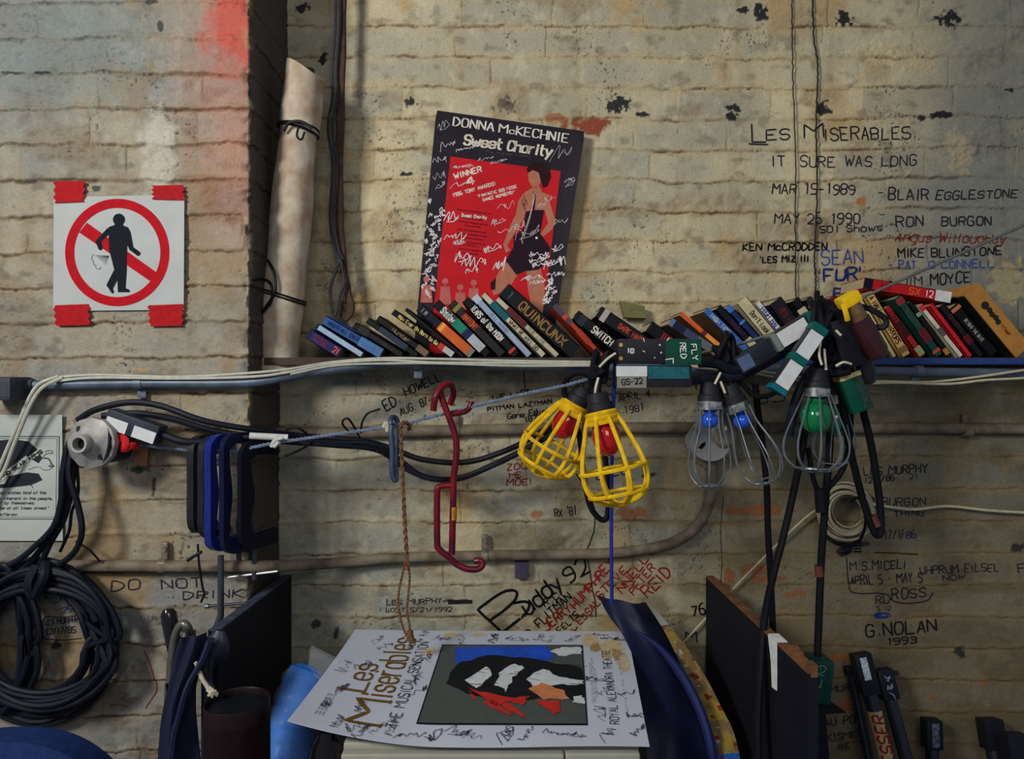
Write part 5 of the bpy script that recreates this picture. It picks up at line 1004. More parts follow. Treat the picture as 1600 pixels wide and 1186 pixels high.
MB().box(P(1045, 582, -.355-.0183), (mm(64, -.37), .0016, mm(20, -.37)), bev=.0005).build('teal_tape', mat('teal_tape', (24, 88, 98), .3, var=.25, scale=90, coat=.4), t)
I = Ink(); I.text("GS-22", 972, 602, 1004, 599, 9, w=1.5); I.build('pen_marks', ink((30, 30, 36)), on_plane(lambda a, b: np.full_like(a, -.355-.0190)), t)
t, F, L = plug_box('inline_connector', (1150, 573), (1222, 532), 30, .030, -.335, (30, 34, 44), 'black connector with a blue-grey facet left of the white labelled ones', [])
MB().box((0, .0156, L*.16), (mm(22, -.33), .001, L*.26), F).build('blue_facet', mat('blue_grey_label', (78, 92, 128), .4), t)
t, F, L = plug_box('inline_connector', (1206, 538), (1270, 499), 28, .028, -.350, (30, 30, 38), 'upper white-labelled connector lying along the steel line', [(.84, 1.0, TEAL, 'teal_tape'), (.0, .12, (110, 122, 118), 'clear_tape')])
MB().box((0, .0147, L*.46), (mm(25, -.36), .0012, L*.66), F).build('white_label', mat('white_label_tape', WHT, .5, var=.06), t)
t, F, L = plug_box('inline_connector', (1280, 510), (1211, 612), 25, .026, -.40, (40, 44, 50), 'long connector slanting down left, with two white labels and teal tape', [(.0, .10, TEAL, 'teal_tape'), (.46, .56, TEAL, 'teal_tape'), (.93, 1.0, (14, 96, 116), 'teal_tape')])
for t0, t1 in ((.11, .46), (.57, .92)): MB().box((0, .0137, (t0+t1)/2*L), (mm(23, -.40), .0012, (t1-t0)*L), F).build('white_label', mat('white_label_tape', WHT, .5, var=.06), t)
t, F, L = plug_box('inline_connector', (1322, 584), (1344, 642), 34, .030, -.345, (8, 68, 54), 'green-taped connector hanging beside the green-bulbed cage lamp', [(.0, .12, (190, 176, 120), 'yellowed_tape')])
MB().box((.010, .0156, L*.55), (.014, .001, L*.85), F).build('dark_tape', mat('dark_green_tape', (40, 58, 54), .35, var=.4, scale=120), t)
t, F, L = plug_box('inline_connector', (1308, 500), (1330, 574), 34, .030, -.365, (22, 22, 30), 'plain black connector in the tangle under the yellow-capped lamp', [])
# yellow-capped lamp with amber tube and maroon handle
hl = thing('hand_lamp', P(1350, 500, -.38), 'hand lamp with a yellow cap, amber metal tube and maroon handle', 'lamp')
F = frame(P(1326, 470, -.39), P(1376, 560, -.38)); L = (P(1326, 470, -.39)-P(1376, 560, -.38)).length
MB().box((0, 0, -.002), (.036, .032, .022), F, bev=.005).build('yellow_cap', mat('yellow_cap', (226, 186, 24), .4), hl, smooth=True)
mb = MB(); mb.lathe([(.001, .008), (.0155, .008), (.0165, .040), (.001, .041)], F, 18); mb.build('amber_tube', mat('amber_metal', (132, 104, 68), .3, .6, var=.3), hl, smooth=True)
mb = MB(); mb.lathe([(.001, .038), (.0185, .038), (.0195, .060), (.0200, L-.016), (.016, L-.004), (.001, L)], F, 18); mb.build('maroon_handle', mat('maroon_bakelite', (58, 28, 34), .25, coat=.5), hl, smooth=True)
mb = MB(); mb.tube([P(1318, 476, -.40), P(1322, 490, -.405), (P(1324, 500, -.40))], .005, 6, n=3); mb.build('yellow_tape_end', mat('yellow_cap', (226, 186, 24), .4), hl, smooth=True)
mb = MB(); F = frame(P(1341, 528, -.355), P(1358, 602, -.35)); L = (P(1341, 528, -.355)-P(1358, 602, -.35)).length; mb.lathe([(.001, 0), (.014, .0), (.016, .03), (.0165, L-.018), (.012, L-.004), (.001, L)], F, 18)
single('hand_tool', mb, mat('glossy_black_plastic', (24, 20, 26), .2, coat=.6), 'glossy black round-ended hand tool hanging below the maroon handle', 'tool')
cab([(1342, 478, -.37), (1362, 484, -.38), (1382, 497, -.385), (1384, 508, -.385), (1374, 512, -.38), (1356, 508, -.37)], .0055, 'short stiff black cable loop beside the yellow cap')
# knots of cord
blackc = mat('matt_black_cord', (18, 18, 24), .6, spec=.3)
def knot(c, r, seed, Y, lab, rr=.006, n=14):
    R = random.Random(seed); pts = []
    for k in range(n): pts.append(P(c[0]+r[0]*R.uniform(-1, 1), c[1]+r[1]*R.uniform(-1, 1), Y+R.uniform(-.018, .018)))
    mb = MB(); mb.tube(pts, rr, 7, n=6, closed=True); return single('cord_knot', mb, blackc, lab, 'knot', 'knots of black cord')
knot((938, 573), (15, 26), 3, -.345, 'knot of black cord above the yellow cage lamps')
knot((1132, 545), (17, 24), 5, -.33, 'knot of black cord on the steel line above the blue-bulbed lamps')
knot((1292, 510), (34, 40), 8, -.35, 'large tangle of black cord under the yellow-capped lamp', .0075, 30)
knot((1300, 555), (30, 34), 11, -.355, 'lower tangle of black cord above the green-bulbed lamp', .0085, 24)
for ps, r, lab in [
 ([(1277, 456, -.31), (1276, 490, -.33), (1282, 520, -.34)], .0052, 'upright black cord end at the top of the large tangle'),
 ([(935, 592, -.34), (905, 582, -.33), (886, 592, -.32), (882, 612, -.31), (890, 640, -.30), (905, 680, -.29), (912, 740, -.29), (922, 790, -.29), (940, 812, -.29), (950, 800, -.29), (948, 740, -.29), (944, 690, -.29), (950, 640, -.30)], .0056, 'black cable looping down behind the two yellow cage lamps'),
 ([(960, 560, -.35), (945, 570, -.35), (936, 590, -.35), (934, 620, -.355)], .006, 'short black cord from the knot to the right yellow lamp'),
 ([(1092, 566, -.34), (1120, 568, -.34), (1150, 578, -.335), (1180, 556, -.33), (1215, 530, -.33), (1270, 516, -.33)], .010, 'thick black cord running right from the FLY RED connector'),
 ([(1078, 594, -.34), (1110, 590, -.335), (1150, 588, -.33), (1190, 570, -.33), (1230, 548, -.33), (1270, 530, -.34)], .010, 'thick black cord running right from the lower connector'),
 ([(1130, 575, -.33), (1118, 600, -.333), (1110, 628, -.335)], .0062, 'black cord feeding the left blue-bulbed lamp'),
 ([(1134, 572, -.33), (1142, 600, -.33), (1150, 628, -.33)], .0062, 'black cord feeding the right blue-bulbed lamp'),
 ([(1140, 585, -.32), (1160, 600, -.32), (1175, 616, -.32), (1190, 620, -.33), (1206, 616, -.37), (1213, 610, -.395)], .0050, 'black cord curving into the foot of the slanting connector'),
 ([(1180, 600, -.30), (1184, 640, -.29), (1192, 700, -.28), (1198, 760, -.27), (1200, 830, -.26), (1204, 900, -.25), (1208, 990, -.24)], .0066, 'black cable hanging straight down right of the blue-bulbed lamps'),
 ([(1290, 560, -.33), (1265, 640, -.32), (1246, 740, -.31), (1226, 830, -.31), (1208, 900, -.33), (1194, 970, -.38), (1187, 1060, -.42), (1184, 1140, -.44), (1186, 1230, -.46)], .0072, 'long black cable falling in front of the right-hand dark panel'),
 ([(1285, 560, -.34), (1255, 600, -.35), (1240, 640, -.35), (1232, 680, -.34)], .0100, 'thick dark cord end hanging left of the green-bulbed lamp'),
 ([(1262, 700, -.30), (1272, 752, -.30), (1284, 775, -.30)], .0050, 'short cord joining the lashing below the green-bulbed lamp, from the left'),
 ([(1330, 640, -.30), (1326, 700, -.30), (1314, 738, -.30), (1292, 765, -.30)], .0056, 'short cord joining the lashing below the green-bulbed lamp, from the right'),
 ([(1298, 620, -.29), (1296, 700, -.30), (1290, 780, -.30), (1284, 860, -.30), (1282, 900, -.30), (1277, 1028, -.31)], .0074, 'thick black cable falling to the green box'),
 ([(1312, 590, -.33), (1324, 680, -.32), (1345, 770, -.31), (1362, 822, -.31), (1371, 836, -.31), (1376, 826, -.31), (1374, 780, -.31), (1362, 700, -.31), (1348, 640, -.32)], .0072, 'black cable hanging in a long narrow loop beside the cream coil')]:
    cab(ps, r, lab, 'black cords of the lamps', m=blackc if r < .0099 else None)
mb = MB(); mb.tube([P(1281, 764, -.305), P(1284, 800, -.305)], .0115, 8); single('cord_lashing', mb, blackc, 'black tape lashing where the cords meet above the cream coil', 'lashing')
for (a, b, y), lab in [((1279, 893, -.3005), 'reddish tape band on the cable above the green box'), ((1366, 815, -.31), 'reddish tape band at the foot of the narrow cable loop')]:
    mb = MB(); d = Vector((.0012, 0, -.010)); c = P(a+1, b-1, y); mb.tube([c-d if a < 1300 else c+Vector((-.004, 0, .010)), c+d if a < 1300 else c+Vector((.004, 0, -.010))], .0082, 12)
    single('tape_band', mb, mat('reddish_tape', (96, 52, 48), .6), lab, 'tape')
for ps, lab in [([(933, 632, -.375), (930, 612, -.385), (935, 590, -.385)], 'bare white wire twisted at the neck of the right yellow lamp'), ([(937, 573, -.37), (950, 560, -.385), (962, 552, -.385)], 'bare white wire curving into the black connector'),
                ([(1117, 600, -.35), (1126, 582, -.352)], 'bare cream wire above the left blue-bulbed lamp'), ([(1133, 614, -.35), (1126, 596, -.352)], 'bare cream wire above the right blue-bulbed lamp'),
                ([(1282, 534, -.40), (1280, 554, -.405), (1284, 570, -.405)], 'left bare white wire above the green-bulbed lamp'), ([(1288, 545, -.395), (1289, 560, -.395), (1291, 578, -.395)], 'right bare cream wire above the green-bulbed lamp'),
                ([(1306, 516, -.40), (1314, 524, -.40)], 'tiny white wire end in the large tangle'), ([(1306, 572, -.39), (1318, 566, -.395), (1330, 569, -.39)], 'yellowed tag wire over the green-taped connector')]:
    mb = MB(); mb.tube([P(*p) for p in ps], .0023, 6, n=4); single('bare_wire', mb, mat('bare_white_wire', (206, 200, 178), .4), lab, 'wire', 'bare wires at the lamps')
# blue rod, green box
mb = MB(); mb.tube([P(961, 560, -.33), P(959, 620, -.325), P(956, 720, -.30), (P(955, 820, -.30)), P(956, 942, -.30)], .0036, 8, n=5); single('blue_cord', mb, mat('blue_cord', (28, 46, 132), .5), 'straight blue cord hanging behind the right yellow lamp', 'cord')
t, F, L = plug_box('outlet_box', (1275, 1026), (1269, 1092), 42, .045, -.315, (22, 60, 56), 'dark green outlet box hanging on a black cable, with chalk marks', [])
I = Ink(); I.text("12", 1264, 1052, 1288, 1056, 14, w=1.6); I.stroke([(1262, 1070), (1282, 1074), (1284, 1062)], 1.8); I.scribble(1277, 1048, 16, 14, 3, 1); I.build('chalk_marks', ink((96, 140, 118)), on_plane(lambda a, b: np.full_like(a, -.315-.0235)), t)
# cream cable coil and its two ends
R = random.Random(2); pts = []
for k in range(24):
    rr0 = R.uniform(0, 1); rx, ry = 23+20*rr0, 24+20*rr0; ox, oy = (4*(1-rr0)+R.uniform(-3, 3), R.uniform(-3, 3))
    for j in range(14):
        a = 2*PI*j/14; pts.append(P(1320+ox+rx*math.cos(a)+3*math.sin(a), 800+oy-ry*math.sin(a)+6*math.cos(a), YL-.020-.050*((k*5) % 24)/24))
mb = MB(); mb.tube(pts, .0023, 6, n=3); single('cream_coil', mb, mat('dull_cream_cable', (166, 158, 134), .6, var=.15), 'small coil of cream cable hanging on the wall', 'coil of cable')
cable('cream_cable', [P(*p) for p in [(1290, 790, YL-.03), (1255, 812, YL-.02), (1160, 905, YL-.016), (1066, 1006, YL-.014), (1040, 1035, YL-.014)]], .0024, cream, 'cream cable slanting down left from the cream coil', grp='ends of the cream coil')
cable('cream_cable', [P(*p) for p in [(1352, 786, YL-.03), (1390, 792, YL-.02), (1430, 796, YL-.02), (1480, 791, YL-.018), (1550, 798, YL-.018), (1640, 803, YL-.018)]], .0032, cream, 'cream cable running right from the cream coil', grp='ends of the cream coil')
mb = MB(); mb.tube([P(*p) for p in [(1290, 838, -.10), (1306, 848, -.11), (1328, 852, -.11), (1342, 846, -.11)]], .0045, 6, n=4); mb.tube([P(*p) for p in [(1330, 850, -.11), (1328, 862, -.11), (1316, 865, -.11)]], .0035, 6, n=4)
for k in range(4): mb.tube([P(1334, 850+k*4, -.11), P(1346, 847+k*5, -.112)], .002, 5)
mb.tube([P(1342, 847, -.11), P(1350, 830, -.14), P(1352, 806, -.14), P(1342, 778, -.135), P(1330, 784, -.135)], .003, 6, n=4); single('ragged_tie', mb, blackc, 'ragged black tie bound round the cream coil', 'tie')
# ---------------------------------------------------------------- workbench under the frame and the things that stand on it
ZB = 0.69
benchw = mat('bench_wood', (86, 70, 56), .8, var=.2, scale=10, bump=.2)
wb = thing('workbench', (-.1, -.45, 0), 'plain wooden workbench top just below the picture, under the microwave', 'workbench')
MB().box((-.035, -.46, ZB-.02), (.90, .74, .04), bev=.003).build('bench_top', benchw, wb)
for x_ in (-.44, .37):
    for y_ in (-.15, -.78): MB().box((x_, y_, (ZB-.04)/2), (.06, .06, ZB-.04), bev=.003).build('leg', benchw, wb)
# signed poster on the microwave
A_, B_ = Vector((PX(555, -.163), -.163, 1.55-.530)), Vector((PX(980, -.163), -.163, 1.55-.532)); C_ = Vector((PX(1015, -.583), -.583, 1.55-.5565)); D_ = Vector((PX(452, -.583)-.003, -.583, 1.55-.555))
def post(a, off=0.0):
    """a: (u, v) arrays, u left->right, v back->front"""
    u, v = a[:, 0], a[:, 1]; p = []
    for k in range(3): p.append((A_[k]*(1-u)+B_[k]*u)*(1-v)+(D_[k]*(1-u)+C_[k]*u)*v)
    cu = np.clip(1-u/.42, 0, 1)**2*(.012+.026*np.clip(v, 0, 1)**1.5)-.010*np.clip(1-u/.42, 0, 1)**2*(1-v)
    p[2] = p[2]+cu+off+.0015*np.sin(u*9)*np.clip((v-.9)*10, 0, 1)
    return np.stack(p, 1)
def pm_(off): return lambda a: post(a, off)
ps = thing('signed_poster', (0, -.37, 1.0), 'white signed musical poster with a dark picture panel lying on the microwave', 'poster')
mb = MB(); S1 = lambda u, v: Vector(tuple(post(np.array([[u, v]]))[0])); mb.grid(S1, 40, 16, (0, 0, -.0009)); psp = mb.build('paper', mat('poster_paper', (186, 191, 206), .5, var=.04, scale=10, spec=.3), ps, smooth=True)
# stains
I = Ink(); I.m = 0
TS, DS = mat('tea_stain', (190, 172, 136), .6, var=.15, scale=60), mat('dark_tea_stain', (158, 128, 86), .6, var=.2, scale=60)
def stain(cu, cv, ru, rv, seed):
    R = random.Random(seed); I = Ink(); I.poly([(cu+ru*math.cos(2*PI*k/22)*R.uniform(.65, 1.1), cv+rv*math.sin(2*PI*k/22)*R.uniform(.65, 1.1)) for k in range(22)], .01); I.build('water_stain', DS if seed > 10 else TS, pm_(.0010 if seed > 10 else .0006), psp)
stain(.86, .10, .035, .09, 1); stain(.93, .20, .05, .12, 2); stain(.36, .055, .035, .03, 3); stain(.965, .34, .022, .12, 5); stain(.30, .24, .02, .05, 6); stain(.46, .05, .03, .025, 7)

I = Ink(); stain(.875, .19, .022, .05, 11); stain(.945, .26, .014, .07, 12); stain(.30, .25, .008, .02, 13);
I = Ink(); I.poly([(.337, .165), (.833, .165), (.833, .865), (.337, .865)], .02); I.build('picture_border', ink((20, 22, 26)), pm_(.0012), psp)
I = Ink(); I.poly([(.342, .175), (.829, .175), (.829, .855), (.342, .855)], .02); I.build('picture_panel', mat('picture_ground', (74, 80, 78), .5, var=.06), pm_(.0016), psp)
def upoly(l, m_, nm, off, jag=0.0, seed=0):
    R = random.Random(seed)
    for pts in l:
        out = []; I = Ink()
        for i, p in enumerate(pts):
            q = pts[(i+1) % len(pts)]
            for k in range(4): t = k/4; out.append((p[0]+(q[0]-p[0])*t+R.uniform(-jag, jag), p[1]+(q[1]-p[1])*t+R.uniform(-jag, jag)*1.6))
        I.poly(out, .006); I.build(nm, m_, pm_(off), psp)
upoly([[(.385, .20), (.70, .18), (.74, .30), (.68, .36), (.55, .30), (.46, .42), (.40, .36)]], mat('print_blue', (30, 76, 186), .5, var=.25, scale=30), 'print_blue', .0019, .004, 1)
upoly([[(.40, .38), (.50, .28), (.62, .30), (.74, .36), (.825, .40), (.825, .68), (.70, .66), (.60, .70), (.46, .64), (.39, .55)]], ink((26, 28, 32)), 'print_black', .0022, .006, 2)
upoly([[(.45, .52), (.51, .40), (.53, .47), (.49, .60)], [(.545, .56), (.56, .43), (.60, .36), (.63, .40), (.60, .50), (.585, .62)], [(.64, .50), (.70, .42), (.77, .50), (.825, .52), (.825, .56), (.74, .56), (.68, .60)], [(.72, .24), (.76, .20), (.825, .20), (.825, .27), (.75, .29)], [(.79, .66), (.825, .65), (.825, .71), (.79, .71)]], ink((196, 200, 204)), 'print_white', .0025, .006, 3)
upoly([[(.655, .60), (.69, .545), (.76, .60), (.78, .68), (.70, .68)]], mat('print_orange', (196, 122, 80), .5), 'print_orange', .0028, .004, 4)
upoly([[(.46, .58), (.50, .62), (.60, .67), (.66, .66), (.64, .72), (.60, .70), (.56, .74)], [(.54, .69), (.62, .80), (.60, .80), (.52, .71)], [(.59, .70), (.66, .82), (.64, .81), (.57, .72)], [(.68, .69), (.75, .69), (.755, .78), (.735, .79), (.70, .73)], [(.47, .61), (.50, .68), (.485, .68)]], mat('print_red', (184, 42, 36), .5), 'print_red', .0031, .004, 5)
R = random.Random(7)
for k in range(26):
    I = Ink(); u_, v_ = R.uniform(.44, .80), R.uniform(.36, .64); a_ = R.uniform(-.6, .6); l = R.uniform(.02, .06); I.stroke([(u_, v_), (u_+l*math.cos(a_), v_+l*math.sin(a_)*.8)], R.uniform(.002, .005), step=.01); I.build('brush_stroke', ink((44, 46, 50)), pm_(.0030), psp)
# lettering runs from the front edge to the back; letter tops face left
def ptext(s, v0, v1, ub, h, w, m_, nm='poster_lettering', **k):
    I = Ink(); asp = .42/.56                      # work in metres, then back to (u, v)
    I.text(s, (1-v0)*.42, 0, (1-v1)*.42, 0, h, w=w, jit=0, **k)
    I.v = [(ub+b/.56, 1-a/.42) for a, b in I.v]; I.build(nm, m_, pm_(.0012), psp)
gold = mat('gold_brown_lettering', (104, 76, 24), .5, var=.15); dk = ink((56, 58, 66))
ptext("L", .66, .575, .150, .046, .006, gold, pen=(.0076, .0036), serif=.10)
ptext("es", .56, .40, .150, .046, .006, gold, pen=(.0060, .0030), serif=.0)
ptext("M", .90, .72, .240, .056, .006, gold, pen=(.0078, .0046), serif=.1)
ptext("iserables", .69, .10, .236, .050, .006, gold, pen=(.0060, .0030), serif=.06)
I = Ink(); I.poly([(.150, .475), (.158, .455), (.162, .462), (.154, .482)], .01); I.build('accent', gold, pm_(.0012), psp)
ptext("THE MUSICAL SENSATION", .90, .14, .288, .019, .0021, dk)
ptext("ROYAL ALEXANDRA THEATRE", .855, .22, .925, .015, .0018, dk)
for ub, v0, v1 in [(.855, .7, .35), (.862, .7, .3), (.869, .66, .4), (.955, .78, .25)]: ptext("nothing but small printed credits here"[:30], v0, v1, ub, .0032, .0006, ink((150, 152, 160)), 'small_print')
for ub in (.055, .065, .075): ptext("cast and company of the", .9, .72, ub, .003, .0006, ink((96, 98, 106)), 'small_print')
R = random.Random(12)
sg_ = [(.10, .12), (.14, .20), (.20, .06), (.26, .04), (.24, .16), (.05, .45), (.10, .42), (.33, .10), (.40, .11), (.51, .09), (.60, .10), (.68, .08), (.72, .10), (.80, .09), (.90, .05), (.93, .09), (.97, .10), (.29, .50), (.31, .62), (.28, .36), (.30, .30),
       (.06, .80), (.12, .92), (.17, .93), (.20, .96), (.235, .92), (.27, .90), (.33, .94), (.40, .93), (.46, .91), (.51, .94), (.60, .93), (.66, .92), (.74, .92), (.80, .93), (.885, .93), (.87, .78), (.89, .60), (.96, .62), (.975, .80), (.98, .90), (.16, .78), (.08, .66), (.86, .50)]
for k, (u_, v_) in enumerate(sg_):
    a_ = R.choice([-1.2, -.9, .1, -.3, .2, -1.5]) if u_ > .3 else R.uniform(-1.6, -.9); J = Ink(); J.scribble(0, 0, R.uniform(.026, .05), R.uniform(.010, .022), 500+k, R.uniform(.0009, .0019), ang=a_, n=R.randint(4, 7))
    J.v = [(u_+a/.56, v_+b/.42) for a, b in J.v]; J.build('signature', ink((52, 52, 60)), pm_(.0016), psp)
# ---------------------------------------------------------------- microwave
mx0, mx1, my0, my1, mz1 = PX(537, -.56), PX(998, -.56), -.565, -.19, 1.55-.5575
mw = thing('microwave', ((mx0+mx1)/2, (my0+my1)/2, ZB), 'beige microwave oven under the signed poster', 'microwave')
beige = mat('beige_enamel', (150, 150, 138), .4, var=.06, scale=20); MB().box(((mx0+mx1)/2, (my0+my1)/2, (ZB+.012+mz1-.002)/2), (mx1-mx0, my1-my0, mz1-ZB-.014), bev=.006, seg=3).build('casing', beige, mw, smooth=True)
xs = PX(882, -.575)
mwd = MB().box(((mx0+xs)/2, my0-.008, (ZB+mz1)/2), (xs-mx0-.002, .020, mz1-ZB-.022), bev=.004, seg=3).build('door', beige, mw, smooth=True)
MB().box(((xs+mx1)/2, my0-.007, (ZB+mz1)/2), (mx1-xs-.002, .018, mz1-ZB-.022), bev=.004, seg=3).build('control_panel', beige, mw, smooth=True)
for a, b in ((mx0+.012, xs-.010), (xs+.008, mx1-.010)):
    mb = MB(); z1 = mz1-.020; z0 = ZB+.04; mb.tube([Vector((a+.012, my0-.0185, z1)), Vector((b-.012, my0-.0185, z1)), Vector((b-.003, my0-.0185, z1-.003)), Vector((b, my0-.0185, z1-.012)), Vector((b, my0-.0185, z0)), Vector((a, my0-.0185, z0)), Vector((a, my0-.0185, z1-.012)), Vector((a+.003, my0-.0185, z1-.003))], .0010, 6, closed=True)
    mb.build('panel_groove', mat('grey_groove', (98, 100, 98), .6), mw)
MB().box((mx0+.1, my0-.0192, ZB+.15), (.18, .002, .12), bev=.0005).build('door_window', mat('dark_window', (30, 32, 36), .2), mwd)
for dx in (.03, mx1-mx0-.03):
    for dy in (.03, my1-my0-.03): MB().lathe([(.001, 0), (.012, 0), (.012, .0125), (.001, .0125)], Matrix.Translation((mx0+dx, my0+dy, ZB)), 12).build('foot', rub, mw)
# ---------------------------------------------------------------- dark panels
def panel(name, far, near, Yf, Yn, zf, zn, T, m, medge, lab, zbot=ZB):
    """upright board running from the wall towards the camera"""
    F_, N_ = Vector((PX(far, Yf), Yf, zf)), Vector((PX(near, Yn), Yn, zn)); d = (N_-F_); d.z = 0; n_ = Vector((d.y, -d.x, 0)).normalized()*T*(1 if far < 800 else -1)
    t = thing(name, (F_+N_)/2-Vector((0, 0, (zf+zn)/2-zbot)), lab, 'board')
    q = [F_, N_, Vector((N_.x, N_.y, zbot)), Vector((F_.x, F_.y, zbot))]; MB().prism(q, n_).build('board', m, t)
    c = [F_-n_*.02+Vector((0, 0, .0015)), N_-n_*.02+Vector((0, 0, .0015))]; e = [c[0], c[1], c[1]+n_*1.04, c[0]+n_*1.04]
    MB().prism(e, (0, 0, -.003)).build('top_edge', medge, t)
    return t, F_, N_, n_
dkp = mat('dark_panel_paint', (20, 22, 32), .7, var=.15, scale=8, bump=.15)
panel('dark_board', 455, 342, YL-.016, -.47, PZ(900, YL-.02), PZ(986, -.47), .018, dkp, mat('blue_grey_edge', (62, 68, 84), .6, var=.3), 'upright black board on the left with a blue-grey top edge', zbot=0.0)
t, F_, N_, n_ = panel('dark_board', 1103, 1263, YL-.018, -.56, PZ(901, YL-.02), PZ(1052, -.56), .016, dkp, mat('raw_wood_edge', (112, 74, 50), .8, var=.35, scale=40, bump=.5), 'upright black board on the right with a raw brown top edge', zbot=0.0)
mb = MB(); R = random.Random(2)
for k in range(9):
    f = .86+k*.016; c = F_.lerp(N_, f)+n_*.5; mb.box(c+Vector((0, 0, R.uniform(-.008, .003))), (.014, .012, R.uniform(.012, .024)), Matrix.Identity(4))
mb.build('splintered_edge', mat('raw_wood_edge', (112, 74, 50)), t)
# white tape folded over the right board
c = F_.lerp(N_, .70); c2 = F_.lerp(N_, .775); off = -n_.normalized()*.0015
pts = [c+off+Vector((0, 0, .003)), c2+off+Vector((0, 0, .003)), c2+off+Vector((0, 0, -.052)), c2+off*2+Vector((.001, -.001, -.078)), c.lerp(c2, .55)+off*2+Vector((0, 0, -.080)), c.lerp(c2, .35)+off+Vector((0, 0, -.04))]
mb = MB(); mb.prism(pts, -n_.normalized()*.001); e = [c+off+Vector((0, 0, .0035)), c2+off+Vector((0, 0, .0035)), c2+n_*1.05+Vector((0, 0, .0035)), c+n_*1.05+Vector((0, 0, .0035))]; mb.prism(e, (0, 0, .001))
tp = mb; single('white_tape', tp, mat('bright_white_tape', (214, 218, 216), .5), 'strip of white tape folded over the edge of the right-hand board', 'tape', smooth=False)
# ---------------------------------------------------------------- blue plastic sheet, folded, with a printed edge
nv = mat('navy_plastic', (19, 24, 50), .5, var=.2, scale=14, bump=.12)
sheet = thing('folded_sheet', (.2, -.3, ZB), 'dark navy folded plastic sheet with a rolled blue edge and a printed strip', 'plastic sheet')
Lp = [P(a, b, y) for a, b, y in [(934, 930, -.17), (950, 960, -.19), (972, 990, -.22), (990, 1030, -.27), (1000, 1080, -.34), (1008, 1130, -.40), (1012, 1200, -.44), (1014, 1260, -.46)]]
Rp = [P(a, b, y) for a, b, y in [(1010, 943, -.17), (1036, 978, -.19), (1058, 1012, -.22), (1075, 1048, -.26), (1090, 1085, -.30), (1108, 1128, -.34), (1124, 1180, -.37), (1138, 1260, -.40)]]
Ls, Rs = smooth_path(Lp, 5), smooth_path(Rp, 5); NS = len(Ls)-1
def shp(u, v):
    i = min(NS, int(round(v*NS))); p = Ls[i].lerp(Rs[i], u); return p+Vector((0, -.030*math.sin(PI*u)-.006*math.sin(u*11+v*5), .004*math.sin(PI*u)*(v < .1)))
MB().grid(shp, 18, NS, (0, .003, 0)).build('sheet', nv, sheet, smooth=True)
rl = smooth_path([P(a, b, y) for a, b, y in [(990, 984, -.235), (1028, 1010, -.265), (1062, 1050, -.31), (1088, 1096, -.35), (1106, 1145, -.38), (1115, 1195, -.40), (1122, 1260, -.41)]], 6)
MB().tube(rl, lambda t: .002+.0085*min(1, t*3)-.002*t, 8).build('rolled_edge', mat('rolled_blue_edge', (26, 34, 82), .6, bump=.1), sheet, smooth=True)
prs = [ink((122, 40, 34)), ink((142, 122, 48)), ink((56, 74, 112)), ink((118, 94, 62)), ink((54, 110, 186)), ink((150, 150, 146)), ink((104, 86, 56)), ink((30, 84, 160)), ink((132, 112, 66))]
E = smooth_path([P(a, b, y) for a, b, y in [(1016, 946, -.19), (1048, 985, -.22), (1074, 1024, -.25), (1098, 1066, -.29), (1118, 1108, -.33), (1136, 1145, -.36), (1148, 1190, -.39), (1160, 1260, -.41)]], 6); n_e = len(E)
mb = MB(); seq = [6, 5, 0, 1, 2, 2, 3, 0, 3, 1, 1, 3, 6, 4, 4, 0, 4, 4]
for i in range(n_e-1):
    w0, w1 = mm(6+30*math.sin(PI*min(1, (i/n_e)*.75)), -.25), mm(6+30*math.sin(PI*min(1, ((i+1)/n_e)*.75)), -.25); 
    a, b = E[i]+Vector((0, .004, 0)), E[i+1]+Vector((0, .004, 0)); mb.m = 3
    for c_ in range(6):
        f0, f1 = c_/6, (c_+1)/6; pt = lambda p, w, f: p+Vector((w*(f-.7), .006*f, 0))
        for e_ in range(3):
            g0, g1 = e_/3, (e_+1)/3; a0, a1, wa, wb_ = a.lerp(b, g0), a.lerp(b, g1), w0+(w1-w0)*g0, w0+(w1-w0)*g1
            nz = vnoise(np.array([c_*.55+7.0]), np.array([(i+g0)*.42]), 5)[0]; nz2 = vnoise(np.array([c_*.9+3.0]), np.array([(i+g0)*.9]), 9)[0]
            if i > n_e*.80: mb.m = 7 if nz2 < .8 else 0
            elif i < n_e*.10: mb.m = 5
            else: mb.m = [2, 6, 8, 3, 3, 8, 1, 0][min(7, int(nz*8))] if nz2 < .86 else [0, 5, 1][int(nz*2.99)]
            mb.add([pt(a0, wa, f0), pt(a0, wa, f1), pt(a1, wb_, f1), pt(a1, wb_, f0)], [(0, 1, 2, 3)])
mb.build('printed_edge', prs, sheet)
# ---------------------------------------------------------------- can, blue rolls, bottle
Yc = -.56; zc_ = PZ(1090, Yc-.0); cx = PX(371, Yc); rc = mm(49, Yc); top = PZ(1094, Yc)
cn = thing('metal_drum', (cx, Yc, ZB), 'dark maroon metal drum with a recessed black lid', 'drum'); F = Matrix.Translation((cx, Yc, ZB))
mb = MB(); H = top-ZB; mb.lathe([(.001, 0), (rc, 0), (rc, H-.03), (rc*1.02, H-.026), (rc*1.02, H-.020), (rc, H-.016), (rc, H-.002), (rc*.985, H), (rc*.96, H-.002), (rc*.96, H-.010)], F, 40); mb.build('drum_body', mat('maroon_drum', (27, 14, 19), .45, var=.2), cn, smooth=True)
mb = MB(); mb.lathe([(.001, H-.006), (rc*.955, H-.010)], F, 40, cap=False); mb.build('lid', mat('black_lid', (14, 17, 24), .5), cn, smooth=True)
br = thing('wrapped_roll', P(470, 1110, -.40), 'bright blue roll of padded sheet in clear plastic wrap', 'roll')
